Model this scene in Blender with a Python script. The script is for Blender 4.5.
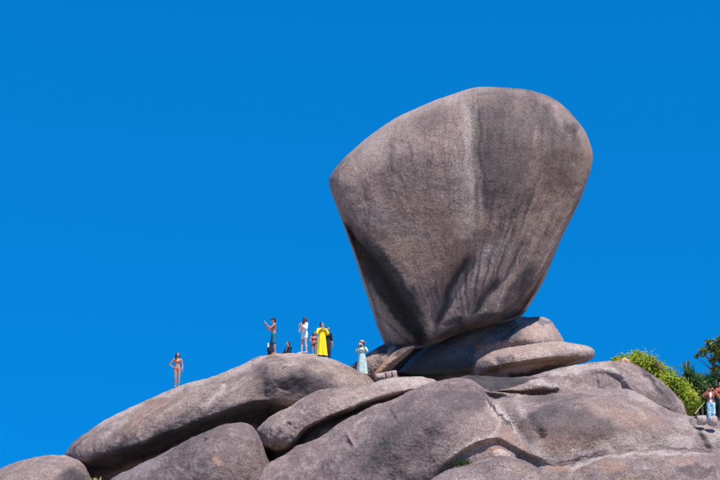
import bpy, math, random
import numpy as np
from mathutils import Vector, Matrix
from mathutils.bvhtree import BVHTree

for o in list(bpy.data.objects):
    bpy.data.objects.remove(o)
scn = bpy.context.scene
COL = scn.collection
R = math.radians

# ------------------------------------------------------------------ camera
HFOV, PITCH, CAMZ = R(18.8), R(14.0), 1.7
cam = bpy.data.cameras.new('camera')
cam.sensor_width = 36.0
cam.lens = 18.0 / math.tan(HFOV / 2)
cam.clip_start, cam.clip_end = 0.5, 20000
camo = bpy.data.objects.new('camera', cam)
COL.objects.link(camo)
camo.location = (0, 0, CAMZ)
camo.rotation_euler = (math.pi / 2 + PITCH, 0, 0)
scn.camera = camo

# ------------------------------------------------------------------ light
SUN_EL, SUN_AZ = R(57), R(33)          # azimuth: to the right of the direction back to the viewer
sdir = Vector((math.cos(SUN_EL) * math.sin(SUN_AZ), -math.cos(SUN_EL) * math.cos(SUN_AZ), math.sin(SUN_EL)))
SKY_TINT = (.02, 1.29, 1.72, 1)
world = bpy.data.worlds.new('World')
scn.world = world
world.use_nodes = True
wn = world.node_tree
for n in list(wn.nodes):
    wn.nodes.remove(n)
wo = wn.nodes.new('ShaderNodeOutputWorld')
bg = wn.nodes.new('ShaderNodeBackground')
sk = wn.nodes.new('ShaderNodeTexSky')
sk.sky_type = 'NISHITA'
sk.sun_disc = False
sk.sun_elevation = SUN_EL
sk.sun_rotation = math.atan2(sdir.x, sdir.y)
sk.altitude = 6000
sk.air_density = 1.0
sk.dust_density = 0.0
sk.ozone_density = 6.0
# the view direction is lifted a little so that the deep blue reaches down evenly, as through a polariser
stc = wn.nodes.new('ShaderNodeTexCoord')
sm = wn.nodes.new('ShaderNodeMapping')
sm.inputs['Scale'].default_value = (1, 1, .45)
sm.inputs['Location'].default_value = (0, 0, .28)
wn.links.new(stc.outputs['Generated'], sm.inputs[0])
wn.links.new(sm.outputs[0], sk.inputs['Vector'])
tint = wn.nodes.new('ShaderNodeMix')
tint.data_type = 'RGBA'
tint.blend_type = 'MULTIPLY'
tint.inputs[0].default_value = 1.0
tint.inputs[7].default_value = SKY_TINT
wn.links.new(sk.outputs[0], tint.inputs[6])
wn.links.new(tint.outputs[2], bg.inputs['Color'])
bg.inputs['Strength'].default_value = 0.15
wn.links.new(bg.outputs[0], wo.inputs[0])

sun = bpy.data.lights.new('sun', 'SUN')
sun.energy = 5.0
sun.angle = R(0.5)
sun.color = (1.0, 0.955, 0.89)
suno = bpy.data.objects.new('sun', sun)
COL.objects.link(suno)
suno.rotation_euler = (-sdir).to_track_quat('-Z', 'Y').to_euler()
scn.view_settings.view_transform = 'Standard'
scn.view_settings.look = 'None'
scn.view_settings.exposure = 0.2
scn.view_settings.gamma = 1.0

# ------------------------------------------------------------------ projection of photo points to places
FPX = 360.0 / math.tan(HFOV / 2)
FWD = np.array([0, math.cos(PITCH), math.sin(PITCH)])
UP = np.array([0, -math.sin(PITCH), math.cos(PITCH)])
RT = np.array([1.0, 0, 0])
CAM = np.array([0, 0, CAMZ])


def P(px, py, D):
    px, py, D = np.broadcast_arrays(np.asarray(px, float), np.asarray(py, float), np.asarray(D, float))
    return (CAM + D[..., None] * FWD + ((px - 360) / FPX * D)[..., None] * RT
            + ((240 - py) / FPX * D)[..., None] * UP)


# ------------------------------------------------------------------ numeric helpers
_rng = np.random.RandomState(7)
_perm = np.concatenate([_rng.permutation(256)] * 3)
_grad = _rng.normal(size=(256, 3))
_grad /= np.linalg.norm(_grad, axis=1)[:, None]


def noise3(p):
    p = np.asarray(p, float)
    i = np.floor(p).astype(int)
    f = p - i
    u = f * f * f * (f * (f * 6 - 15) + 10)
    i &= 255
    out = 0
    for dx in (0, 1):
        wx = u[:, 0] if dx else 1 - u[:, 0]
        for dy in (0, 1):
            wy = u[:, 1] if dy else 1 - u[:, 1]
            for dz in (0, 1):
                wz = u[:, 2] if dz else 1 - u[:, 2]
                g = _grad[_perm[_perm[_perm[(i[:, 0] + dx) & 255] + ((i[:, 1] + dy) & 255)] + ((i[:, 2] + dz) & 255)]]
                d = (f[:, 0] - dx) * g[:, 0] + (f[:, 1] - dy) * g[:, 1] + (f[:, 2] - dz) * g[:, 2]
                out = out + wx * wy * wz * d
    return out * 1.6


def fbm(p, o=3):
    a, s, r = 1.0, 0.0, 0.0
    for k in range(o):
        r = r + a * noise3(np.asarray(p) * 2 ** k + 17.3 * k)
        s += a
        a *= .5
    return r / s


def sat(x):
    return np.clip(x, 0, 1)


def smooth(x):
    x = sat(x)
    return x * x * (3 - 2 * x)


def spline(pts, n=8):
    pts = np.array(pts, float)
    m = len(pts)
    out = []
    for i in range(m):
        p0, p1, p2, p3 = pts[(i - 1) % m], pts[i], pts[(i + 1) % m], pts[(i + 2) % m]
        for k in range(n):
            t = k / n
            out.append(.5 * ((2 * p1) + (-p0 + p2) * t + (2 * p0 - 5 * p1 + 4 * p2 - p3) * t * t
                             + (-p0 + 3 * p1 - 3 * p2 + p3) * t ** 3))
    return np.array(out)


def seg_dist(x, y, pts, closed=False):
    """unsigned distance, side sign and run parameter of the nearest point of a polyline"""
    pts = np.array(pts, float)
    n = len(pts)
    best = np.full(x.shape, 1e9)
    sgn = np.ones(x.shape)
    par = np.zeros(x.shape)
    for i in range(n if closed else n - 1):
        a, b = pts[i], pts[(i + 1) % n]
        d = b - a
        L = d @ d + 1e-9
        t0 = ((x - a[0]) * d[0] + (y - a[1]) * d[1]) / L
        t = np.clip(t0, 0, 1)
        dd = np.hypot(x - a[0] - t * d[0], y - a[1] - t * d[1])
        m = dd < best
        best = np.where(m, dd, best)
        c = d[0] * (y - a[1]) - d[1] * (x - a[0])
        sgn = np.where(m, np.sign(c), sgn)
        par = np.where(m, (i + t) / (n - 1), par)
    return best, sgn, par


def inside(x, y, poly):
    r = np.zeros(x.shape, bool)
    n = len(poly)
    for i in range(n):
        x1, y1 = poly[i]
        x2, y2 = poly[(i + 1) % n]
        if y1 == y2:
            continue
        c = ((y1 > y) != (y2 > y)) & (x < (x2 - x1) * (y - y1) / (y2 - y1) + x1)
        r ^= c
    return r


def blur(a, n=2):
    for _ in range(n):
        a = (np.roll(a, 1, 0) + np.roll(a, -1, 0) + 2 * a) / 4
        a = (np.roll(a, 1, 1) + np.roll(a, -1, 1) + 2 * a) / 4
    return a


def bil(g, u, v):
    u = np.clip(u, 0, g.shape[1] - 1.001)
    v = np.clip(v, 0, g.shape[0] - 1.001)
    i, j = u.astype(int), v.astype(int)
    fu, fv = u - i, v - j
    return ((g[j, i] * (1 - fu) + g[j, i + 1] * fu) * (1 - fv)
            + (g[j + 1, i] * (1 - fu) + g[j + 1, i + 1] * fu) * fv)


def inflate(poly):
    x0, y0 = poly.min(0)
    x1, y1 = poly.max(0)
    h = None
    for N in (28, 56, 112):
        s = max(x1 - x0, y1 - y0) / N
        gx = np.arange(x0 - 3 * s, x1 + 3 * s, s)
        gy = np.arange(y0 - 3 * s, y1 + 3 * s, s)
        X, Y = np.meshgrid(gx, gy)
        M = inside(X, Y, poly)
        if h is None:
            g = np.zeros(X.shape)
        else:
            g = bil(h, (X - ox) / os_, (Y - oy) / os_) * M
        for _ in range(500 if N == 28 else 300):
            g = (np.roll(g, 1, 0) + np.roll(g, -1, 0) + np.roll(g, 1, 1) + np.roll(g, -1, 1) + s * s) / 4 * M
        h, ox, oy, os_ = g, gx[0], gy[0], s
    d, _, _ = seg_dist(X, Y, poly, True)
    d = np.where(M, d, -d)
    h = blur(h, 2)
    return h / h.max(), d, gx[0], gy[0], s


def smin(a, b, k):
    h = np.maximum(k - np.abs(a - b), 0) / k
    return np.minimum(a, b) - h * h * k * .25


# feature builders: functions of photo coordinates giving metres towards the viewer
def bump(cx, cy, rx, ry, amp, ang=0):
    ca, sa = math.cos(R(ang)), math.sin(R(ang))

    def f(x, y):
        u = ((x - cx) * ca + (y - cy) * sa) / rx
        v = (-(x - cx) * sa + (y - cy) * ca) / ry
        return amp * np.exp(-(u * u + v * v))
    return f


def crease(pts, w, amp, taper=.12):
    pts = spline_open(pts)

    def f(x, y):
        d, s, t = seg_dist(x, y, pts)
        return -amp * np.exp(-(d / w) ** 2) * (smooth(t / taper) if taper else 1) * (smooth((1 - t) / taper) if taper else 1)
    return f


def ledge(pts, w, amp, reach, side=1, taper=.1):
    """surface drops back by amp on one side of the line, recovering over 'reach' pixels"""
    pts = spline_open(pts)

    def f(x, y):
        d, s, t = seg_dist(x, y, pts)
        sd = d * s * side
        fade = np.exp(-np.maximum(sd, 0) / reach)
        return -amp * smooth(sd / w) * fade * smooth(t / taper + .02) * smooth((1 - t) / taper + .02)
    return f


def spline_open(pts, n=5):
    pts = np.array(pts, float)
    m = len(pts)
    out = []
    for i in range(m - 1):
        p0, p1, p2, p3 = pts[max(i - 1, 0)], pts[i], pts[i + 1], pts[min(i + 2, m - 1)]
        for k in range(n):
            t = k / n
            out.append(.5 * ((2 * p1) + (-p0 + p2) * t + (2 * p0 - 5 * p1 + 4 * p2 - p3) * t * t
                             + (-p0 + 3 * p1 - 3 * p2 + p3) * t ** 3))
    out.append(pts[-1])
    return np.array(out)


def facet(p1, p2, h0, slope):
    """plane cutting the front: thickness h0 on the line p1>p2, growing by slope m/px to its right (photo sense)"""
    a, b = np.array(p1, float), np.array(p2, float)
    n = np.array([-(b - a)[1], (b - a)[0]])
    n /= np.linalg.norm(n)
    return lambda x, y: h0 + slope * ((x - a[0]) * n[0] + (y - a[1]) * n[1])


# marks: (channel, strength, function 0..1)
def mblob(ch, k, cx, cy, rx, ry, ang=0, soft=.5):
    ca, sa = math.cos(R(ang)), math.sin(R(ang))

    def f(x, y):
        u = ((x - cx) * ca + (y - cy) * sa) / rx
        v = (-(x - cx) * sa + (y - cy) * ca) / ry
        return smooth((1 + soft / 2 - np.hypot(u, v)) / soft)
    return ch, k, f


def mstreak(ch, k, cx, cy, rx, ry, ang=0, soft=.8, foot=(462, 400), top=88, freq=.11, thr=.0, seed=0):
    """run-off streaks that start along the crest and draw together towards the foot of the boulder"""
    blob = mblob(ch, k, cx, cy, rx, ry, ang, soft)[2]

    def f(x, y):
        u = (x - foot[0]) / (foot[1] - y) * (foot[1] - top)
        u = u + 3 * noise3(np.stack([u * .02, y * .02, u * 0 + seed + .5], -1))
        n = noise3(np.stack([u * freq, y * .011, u * 0 + seed], -1)) + .5 * noise3(np.stack([u * freq * 2.6, y * .02, u * 0 + seed + 9], -1))
        return blob(x, y) * smooth((n - thr) * 1.5 + .3)
    return ch, k, f


def mline(ch, k, pts, w, taper=.15):
    pts = spline_open(pts)

    def f(x, y):
        d, s, t = seg_dist(x, y, pts)
        return np.exp(-(d / w) ** 2) * smooth(t / taper) * smooth((1 - t) / taper)
    return ch, k, f


# ------------------------------------------------------------------ objects
def tag(o, label=None, cat=None, group=None, kind=None):
    for k, v in (('label', label), ('category', cat), ('group', group), ('kind', kind)):
        if v:
            o[k] = v
    return o


def mesh_obj(name, V, F, mat, parent=None, loc=(0, 0, 0), attrs=None, flat=False):
    me = bpy.data.meshes.new(name)
    V = np.asarray(V, float)
    F = np.asarray(F)
    me.vertices.add(len(V))
    me.vertices.foreach_set('co', (V - np.array(loc)).astype(np.float32).ravel())
    k = F.shape[1]
    me.loops.add(F.size)
    me.loops.foreach_set('vertex_index', F.astype(np.int32).ravel())
    me.polygons.add(len(F))
    me.polygons.foreach_set('loop_start', np.arange(0, F.size, k, dtype=np.int32))
    me.polygons.foreach_set('use_smooth', np.full(len(F), not flat))
    me.update(calc_edges=True)
    me.validate()
    for a, d in (attrs or {}).items():
        at = me.attributes.new(a, 'FLOAT', 'POINT')
        at.data.foreach_set('value', d.astype(np.float32))
    me.materials.append(mat)
    o = bpy.data.objects.new(name, me)
    COL.objects.link(o)
    if parent is not None:
        o.parent = parent
    o.location = loc
    return o


def empty(name, loc, rz=0):
    o = bpy.data.objects.new(name, None)
    o.location = loc
    o.rotation_euler = (0, 0, rz)
    o.empty_display_size = .2
    COL.objects.link(o)
    return o


# ------------------------------------------------------------------ materials
def new_mat(name):
    m = bpy.data.materials.new(name)
    m.use_nodes = True
    return m, m.node_tree, m.node_tree.nodes['Principled BSDF']


def rock_mat(name, base=(.27, .225, .215), base2=(.17, .14, .14), dark=(.04, .038, .042), pale=(.48, .40, .355),
             rust_bounce=(.32, .19, .13), streak_ang=0, streak=.45, stretch=9.0, macro=.35, seed=0.0, grain=1.0):
    m, nt, b = new_mat(name)
    base, base2 = [(c[0] * 1.13, c[1] * .97, c[2] * .88) for c in (base, base2)]
    N, L = nt.nodes, nt.links
    tc = N.new('ShaderNodeTexCoord')
    off = N.new('ShaderNodeMapping')
    off.inputs['Location'].default_value = (seed * 7.1, seed * 3.3, seed * 5.7)
    L.new(tc.outputs['Object'], off.inputs[0])

    def noise(scale, detail=4, rough=.6, vec=None, dist=0.0):
        n = N.new('ShaderNodeTexNoise')
        n.inputs['Scale'].default_value = scale
        n.inputs['Detail'].default_value = detail
        n.inputs['Roughness'].default_value = rough
        n.inputs['Distortion'].default_value = dist
        L.new((vec or off).outputs[0], n.inputs['Vector'])
        return n.outputs['Fac']

    def ramp(x, a, c):
        r = N.new('ShaderNodeMapRange')
        r.interpolation_type = 'SMOOTHSTEP'
        r.inputs['From Min'].default_value = a
        r.inputs['From Max'].default_value = c
        L.new(x, r.inputs['Value'])
        return r.outputs[0]

    def mth(op, x, y=None, clamp=False):
        r = N.new('ShaderNodeMath')
        r.operation = op
        r.use_clamp = clamp
        for k, v in enumerate((x, y)):
            if v is None:
                continue
            if isinstance(v, (int, float)):
                r.inputs[k].default_value = v
            else:
                L.new(v, r.inputs[k])
        return r.outputs[0]

    def mix(f, a, c, mode='MIX'):
        r = N.new('ShaderNodeMix')
        r.data_type = 'RGBA'
        r.blend_type = mode
        r.clamp_factor = True
        for s, v in ((0, f), (6, a), (7, c)):
            if isinstance(v, (int, float)):
                r.inputs[s].default_value = v
            elif isinstance(v, tuple):
                r.inputs[s].default_value = (*v, 1)
            else:
                L.new(v, r.inputs[s])
        return r.outputs[2]

    def attr(a):
        n = N.new('ShaderNodeAttribute')
        n.attribute_name = a
        return n.outputs['Fac']

    # streaks along the run-off direction
    mp = N.new('ShaderNodeMapping')
    mp.vector_type = 'TEXTURE'
    mp.inputs['Rotation'].default_value = (0, R(streak_ang), 0)
    mp.inputs['Scale'].default_value = (1, 1, stretch)
    L.new(off.outputs[0], mp.inputs[0])
    st1 = noise(1.6, 5, .62, mp, .3)
    st2 = noise(5.5, 3, .6, mp, .1)
    mac = noise(macro, 5, .6, None, .6)
    mid = noise(1.7, 5, .65)
    fine = noise(21, 3, .75)
    vor = N.new('ShaderNodeTexNoise')
    vor.inputs['Scale'].default_value = 42
    vor.inputs['Detail'].default_value = 2
    vor.inputs['Roughness'].default_value = .8
    L.new(off.outputs[0], vor.inputs['Vector'])
    vf = vor.outputs['Fac']

    c = mix(ramp(mac, .38, .66), base, base2)
    c = mix(mth('MULTIPLY', ramp(mid, .46, .72), .4), c, pale)
    # lichen: small ragged pale and dark patches at several sizes
    lic = noise(4.2, 6, .75, None, .8)
    lic2 = noise(.9, 6, .72, None, 1.2)
    c = mix(mth('MULTIPLY', mth('MULTIPLY', ramp(lic, .55, .62), ramp(lic2, .42, .6)), .5), c, dark)
    c = mix(mth('MULTIPLY', ramp(lic2, .57, .66), .38), c, tuple(x * .55 for x in base))
    c = mix(mth('MULTIPLY', mth('MULTIPLY', ramp(lic, .50, .36), ramp(lic2, .56, .40)), .35), c, tuple(min(1, x * 1.12) for x in pale))
    # dark run-off
    dk = mth('MULTIPLY', ramp(st1, .50, .70), streak)
    dk = mth('ADD', dk, mth('MULTIPLY', ramp(st2, .52, .72), streak * .45))
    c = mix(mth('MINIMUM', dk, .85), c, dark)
    # stains, painted shade and light: rust, pale and dark marks with broken edges
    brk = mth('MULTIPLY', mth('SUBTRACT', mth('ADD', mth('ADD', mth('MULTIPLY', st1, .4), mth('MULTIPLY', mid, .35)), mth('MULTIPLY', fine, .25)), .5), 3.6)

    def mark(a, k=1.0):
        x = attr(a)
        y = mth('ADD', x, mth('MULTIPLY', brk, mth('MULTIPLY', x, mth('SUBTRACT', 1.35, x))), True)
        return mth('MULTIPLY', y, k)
    c = mix(mark('rust_bounce', .9), c, rust_bounce)
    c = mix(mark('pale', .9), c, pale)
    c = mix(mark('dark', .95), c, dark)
    # mineral grain
    g1 = ramp(fine, .36, .64)
    g2 = ramp(vf, .38, .62)
    gv = mth('ADD', mth('MULTIPLY', g1, .62 * grain), mth('MULTIPLY', g2, .95 * grain))
    gv = mth('ADD', gv, 1 - .71 * grain)
    gc = N.new('ShaderNodeCombineColor')
    for i, k in enumerate((1.0, .985, .98)):
        L.new(mth('MULTIPLY', gv, k), gc.inputs[i])
    c = mix(1.0, c, gc.outputs[0], 'MULTIPLY')
    L.new(c, b.inputs['Base Color'])
    b.inputs['Roughness'].default_value = .9
    b.inputs['Specular IOR Level'].default_value = .15
    bh = mth('ADD', mth('MULTIPLY', fine, .014), mth('MULTIPLY', vf, .012))
    bh = mth('ADD', bh, mth('MULTIPLY', mid, .03))
    bp = N.new('ShaderNodeBump')
    bp.inputs['Strength'].default_value = .9
    bp.inputs['Distance'].default_value = 1.0
    L.new(bh, bp.inputs['Height'])
    L.new(bp.outputs[0], b.inputs['Normal'])
    return m


def plain_mat(name, col, rough=.7, col2=None, scale=20, spec=.3, bump_d=0.0):
    m, nt, b = new_mat(name)
    N, L = nt.nodes, nt.links
    tc = N.new('ShaderNodeTexCoord')
    n = N.new('ShaderNodeTexNoise')
    n.inputs['Scale'].default_value = scale
    n.inputs['Detail'].default_value = 3
    L.new(tc.outputs['Object'], n.inputs[0])
    cr = N.new('ShaderNodeValToRGB')
    cr.color_ramp.elements[0].position = .4
    cr.color_ramp.elements[1].position = .6
    c2 = col2 or tuple(x * .82 for x in col)
    cr.color_ramp.elements[0].color = (*col, 1)
    cr.color_ramp.elements[1].color = (*c2, 1)
    L.new(n.outputs['Fac'], cr.inputs[0])
    L.new(cr.outputs[0], b.inputs['Base Color'])
    b.inputs['Roughness'].default_value = rough
    b.inputs['Specular IOR Level'].default_value = spec
    if bump_d:
        bp = N.new('ShaderNodeBump')
        bp.inputs['Distance'].default_value = bump_d
        L.new(n.outputs['Fac'], bp.inputs['Height'])
        L.new(bp.outputs[0], b.inputs['Normal'])
    return m


def leaf_mat(name, c1, c2, c3):
    m, nt, b = new_mat(name)
    N, L = nt.nodes, nt.links
    at = N.new('ShaderNodeAttribute')
    at.attribute_name = 'tone'
    cr = N.new('ShaderNodeValToRGB')
    e = cr.color_ramp.elements
    e[0].position, e[1].position = 0, 1
    e[0].color, e[1].color = (*c1, 1), (*c3, 1)
    x = e.new(.5)
    x.color = (*c2, 1)
    L.new(at.outputs['Fac'], cr.inputs[0])
    L.new(cr.outputs[0], b.inputs['Base Color'])
    b.inputs['Roughness'].default_value = .45
    b.inputs['Specular IOR Level'].default_value = .4
    tr = N.new('ShaderNodeBsdfTranslucent')
    L.new(cr.outputs[0], tr.inputs[0])
    mx = N.new('ShaderNodeMixShader')
    mx.inputs[0].default_value = .35
    L.new(b.outputs[0], mx.inputs[1])
    L.new(tr.outputs[0], mx.inputs[2])
    L.new(mx.outputs[0], nt.nodes['Material Output'].inputs[0])
    return m


# ------------------------------------------------------------------ terrain
def grid_obj(name, xs, ys, zf, mat, kind):
    X, Y = np.meshgrid(xs, ys)
    Z = zf(X, Y)
    V = np.stack([X, Y, Z], -1).reshape(-1, 3)
    ny, nx = X.shape
    i = np.arange(ny - 1)[:, None] * nx + np.arange(nx - 1)[None]
    F = np.stack([i, i + 1, i + nx + 1, i + nx], -1).reshape(-1, 4)
    return tag(mesh_obj(name, V, F, mat), kind=kind)


M_sand = plain_mat('beach_sand', (.55, .47, .36), .95, (.48, .41, .31), 3)
lin = np.concatenate([-np.geomspace(6000, 60, 12), np.linspace(-50, 50, 11), np.geomspace(60, 6000, 12)])
grid_obj('ground', lin, lin, lambda X, Y: 0 * X, M_sand, 'structure')
M_hill = plain_mat('hillside_dry_earth', (.34, .26, .19), .95, (.2, .17, .11), 1.2, bump_d=.2)  # dry earth kept bright so the unseen slope bounces warm light


def hill_z(X, Y):
    t = smooth((Y - 58) / 30)
    z = 11.2 * t + 3.2 * smooth((Y - 96) / 14) - 16 * smooth((Y - 125) / 60)
    edge = np.exp(-np.maximum(np.abs(X - 4) - 26, 0) ** 2 / 500)
    n = fbm(np.stack([X.ravel() * .12, Y.ravel() * .12, 0 * X.ravel()], -1)).reshape(X.shape)
    return z * edge - .3 + n * .8 * t


grid_obj('hillside', np.linspace(-85, 95, 120), np.linspace(50, 200, 100), hill_z, M_hill, 'structure')

# ------------------------------------------------------------------ boulders
BVH = {}


def rock(key, name, label, outline, D, T, center, mat, feats=(), facets=(), marks=(), Tb=None, p=.5, res=(300, 110, 30),
         kf=.5, edge=5.0, rough=.05, lump=.15, cat='boulder', group=None, mdist=1.0, tilt=(0, 0)):
    poly = spline(outline, 6)
    h, dg, ox, oy, s = inflate(poly)
    nth, nf, nb = res
    cx, cy = center
    th = np.linspace(0, 2 * math.pi, nth, endpoint=False)
    # outermost hit of each ray with the outline
    dx, dy = np.cos(th), np.sin(th)
    a = poly
    b = np.roll(poly, -1, 0)
    e = b - a
    det = dx[:, None] * (-e[None, :, 1]) + dy[:, None] * e[None, :, 0]
    rx, ry = a[None, :, 0] - cx, a[None, :, 1] - cy
    det = np.where(np.abs(det) < 1e-9, 1e-9, det)
    t = (rx * (-e[None, :, 1]) + ry * e[None, :, 0]) / det
    u = (dx[:, None] * ry - dy[:, None] * rx) / det
    ok = (t > 0) & (u >= -1e-6) & (u <= 1 + 1e-6)
    Rr = np.where(ok, t, 0).max(1)
    phi = np.linspace(0, 1, nf + 1)[1:]
    rf = np.sin(phi * math.pi / 2) ** .9
    rb = np.sin(np.linspace(0, 1, nb + 1)[1:-1] * math.pi / 2)
    rings = np.concatenate([rf, rb[::-1]])
    front = np.concatenate([np.ones(len(rf)), np.zeros(len(rb))]).astype(bool)
    PX = cx + rings[:, None] * Rr[None] * dx[None]
    PY = cy + rings[:, None] * Rr[None] * dy[None]
    px = np.concatenate([[cx], PX.ravel(), [cx]])
    py = np.concatenate([[cy], PY.ravel(), [cy]])
    fr = np.concatenate([[True], np.repeat(front, nth), [False]])
    rim = np.concatenate([[False], np.repeat(rings >= 1 - 1e-9, nth), [False]])
    hh = bil(h, (px - ox) / s, (py - oy) / s)
    dd = np.maximum(bil(dg, (px - ox) / s, (py - oy) / s), 0)
    hh = np.clip(hh, 0, 1) * sat(dd / (3 * s))
    w = hh ** p
    q = T * w
    for f in facets:
        q = smin(q, np.maximum(f(px, py), 0), kf)
    q = np.maximum(q, 0)
    fd = 0
    for f in feats:
        fd = fd + f(px, py)
    q = q + fd * smooth(dd / edge)
    q = np.where(rim, 0, q)
    back = (Tb or T) * hh ** .5
    depth = np.where(fr, -q, back) + tilt[0] * (px - cx) + tilt[1] * (py - cy)
    V = P(px, py, D + depth)
    n = len(rings)
    F = []
    i = 1 + np.arange(n - 1)[:, None] * nth + np.arange(nth)[None]
    j = 1 + np.arange(n - 1)[:, None] * nth + (np.arange(nth)[None] + 1) % nth
    quads = np.stack([i, i + nth, j + nth, j], -1).reshape(-1, 4)
    k = np.arange(nth)
    kn = (k + 1) % nth
    last = 1 + (n - 1) * nth
    end = len(V) - 1
    caps = np.concatenate([np.stack([0 * k, 1 + k, 1 + kn, 1 + kn], -1), np.stack([last + k, 0 * k + end, last + kn, last + kn], -1)])
    tris = caps[:, :3]
    allf = np.concatenate([quads[:, [0, 1, 2]], quads[:, [0, 2, 3]], tris])
    # marks
    nx = fbm(np.stack([px * .05, py * .05, px * 0 + D], -1), 3)
    ny = fbm(np.stack([px * .05, py * .05, px * 0 + D + 50], -1), 3)
    nx2 = fbm(np.stack([px * .25, py * .25, px * 0 + D], -1), 3)
    ax, ay = px + (nx * 9 + nx2 * 3) * mdist, py + (ny * 9 - nx2 * 3) * mdist
    at = {c: np.zeros(len(V)) for c in ('dark', 'pale', 'rust_bounce')}
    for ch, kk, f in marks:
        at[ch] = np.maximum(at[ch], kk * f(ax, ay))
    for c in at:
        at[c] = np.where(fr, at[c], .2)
    # relief along the normal
    fn = np.cross(V[allf[:, 1]] - V[allf[:, 0]], V[allf[:, 2]] - V[allf[:, 0]])
    vn = np.zeros_like(V)
    for c in range(3):
        np.add.at(vn, allf[:, c], fn)
    vn /= np.linalg.norm(vn, axis=1)[:, None] + 1e-12
    out = V - V.mean(0)
    if (vn * out).sum() < 0:
        vn = -vn
        allf = allf[:, ::-1]
    inner = smooth(dd / (edge * 1.5)) * .75 + .25
    rel = (lump * fbm(V * .55 + D, 3) * inner + rough * fbm(V * 2.6 + D, 3) + rough * .35 * noise3(V * 8.3 + D))
    V = V + vn * rel[:, None]
    base = V[V[:, 2].argmin()]
    loc = (float(V[:, 0].mean()), float(V[:, 1].mean()), float(base[2]))
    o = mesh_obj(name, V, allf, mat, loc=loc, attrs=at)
    tag(o, label, cat, group)
    BVH[key] = BVHTree.FromPolygons([tuple(v) for v in V], [tuple(f) for f in allf]) if key in ('left', 'massif') else None
    return o

# far left boulder
rock('farleft', 'boulder', 'low rounded grey boulder cut by the left edge of the picture, bottom left corner',
     [(0, 469), (16, 462.5), (36, 457), (62, 455), (77, 460), (86, 468), (92, 480), (94, 500), (60, 535), (0, 545), (-60, 540), (-75, 505), (-40, 483)],
     98, 3.2, (30, 500), rock_mat('farleft_granite', seed=1, streak_ang=20, streak=.25), res=(240, 80, 24),
     marks=[mblob('dark', .8, 72, 478, 14, 7, 0, .9)], p=.62)

# left long boulder
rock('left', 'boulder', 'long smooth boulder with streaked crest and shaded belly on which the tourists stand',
     [(65, 457), (68, 449), (76, 440), (90, 430), (105, 420), (122, 411.5), (140, 403), (165, 392), (185, 384.5), (212, 377), (240, 365.5),
      (255, 358), (270, 354.5), (288, 353), (305, 353.5), (322, 356), (340, 362.5), (356, 369.5), (368, 376), (376, 386), (376, 402), (330, 425),
      (280, 440), (220, 458), (160, 478), (120, 492), (92, 488), (74, 474)],
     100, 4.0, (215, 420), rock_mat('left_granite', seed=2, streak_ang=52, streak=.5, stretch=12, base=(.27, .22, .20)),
     feats=[ledge([(62, 462), (84, 458), (105, 452), (125, 447), (150, 437), (175, 428), (200, 418), (225, 409), (248, 401), (275, 398), (300, 402)], 24, 2.2, 60, 1, .08),
            ledge([(232, 398), (246, 384), (262, 375), (276, 377), (292, 371), (308, 373), (326, 383), (342, 392)], 26, .55, 50, 1, .3),
            bump(150, 415, 40, 14, .3, -28), bump(290, 372, 30, 12, .5), bump(205, 395, 30, 14, .3, -20),
            crease([(246, 362), (258, 372), (262, 384), (262, 400)], 6, .25), crease([(285, 366), (288, 376), (284, 392)], 5, .2)],
     marks=[mblob('dark', .72, 300, 384, 34, 15, 12, .8), mblob('dark', .6, 264, 386, 13, 18, 15, .8), mblob('dark', .9, 250, 414, 30, 14, -20, .6),  # dark blobs: lichen plus painted shade of the concave face
            mblob('dark', .9, 175, 437, 75, 9, -23, .6), mblob('dark', .8, 110, 460, 24, 10, -15, .7),  # dark band paints the shade of the undercut belly
            mblob('rust_bounce', .8, 165, 455, 70, 7, -25, .8), mblob('rust_bounce', .35, 150, 408, 40, 8, -40, .9), mline('pale', .6, [(90, 430), (140, 403), (185, 385), (240, 366), (270, 355)], 3.5, .1), mline('pale', .35, [(270, 355), (305, 354), (345, 366)], 4, .1),  # brown belly band paints warm bounce; pale crest paints weathering and rim light
            mline('pale', .6, [(225, 385), (212, 398), (200, 412)], 3), mline('pale', .5, [(130, 413), (112, 430), (100, 440)], 2.5)],
     res=(560, 170, 40), lump=.12, p=.66)

# below left
rock('belowleft', 'boulder', 'dark speckled boulder tucked under the long left boulder, lower left',
     [(108, 482), (122, 473), (142, 463), (160, 455), (176, 446), (193, 437), (208, 431), (224, 424.5), (240, 422.5), (252, 426), (260, 438), (266, 455),
      (276, 480), (278, 510), (240, 540), (170, 545), (110, 535), (88, 510)],
     94, 2.8, (195, 480), rock_mat('belowleft_granite', seed=3, base=(.17, .142, .142), base2=(.105, .09, .095), pale=(.33, .27, .26), streak_ang=40, streak=.25),
     marks=[mblob('rust_bounce', .9, 217, 463, 5, 3.5, 0, .8), mblob('pale', .4, 140, 470, 26, 7, -25, .9)], feats=[crease([(203, 436), (196, 450), (178, 470)], 7, .2)],
     res=(360, 120, 24))

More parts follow.
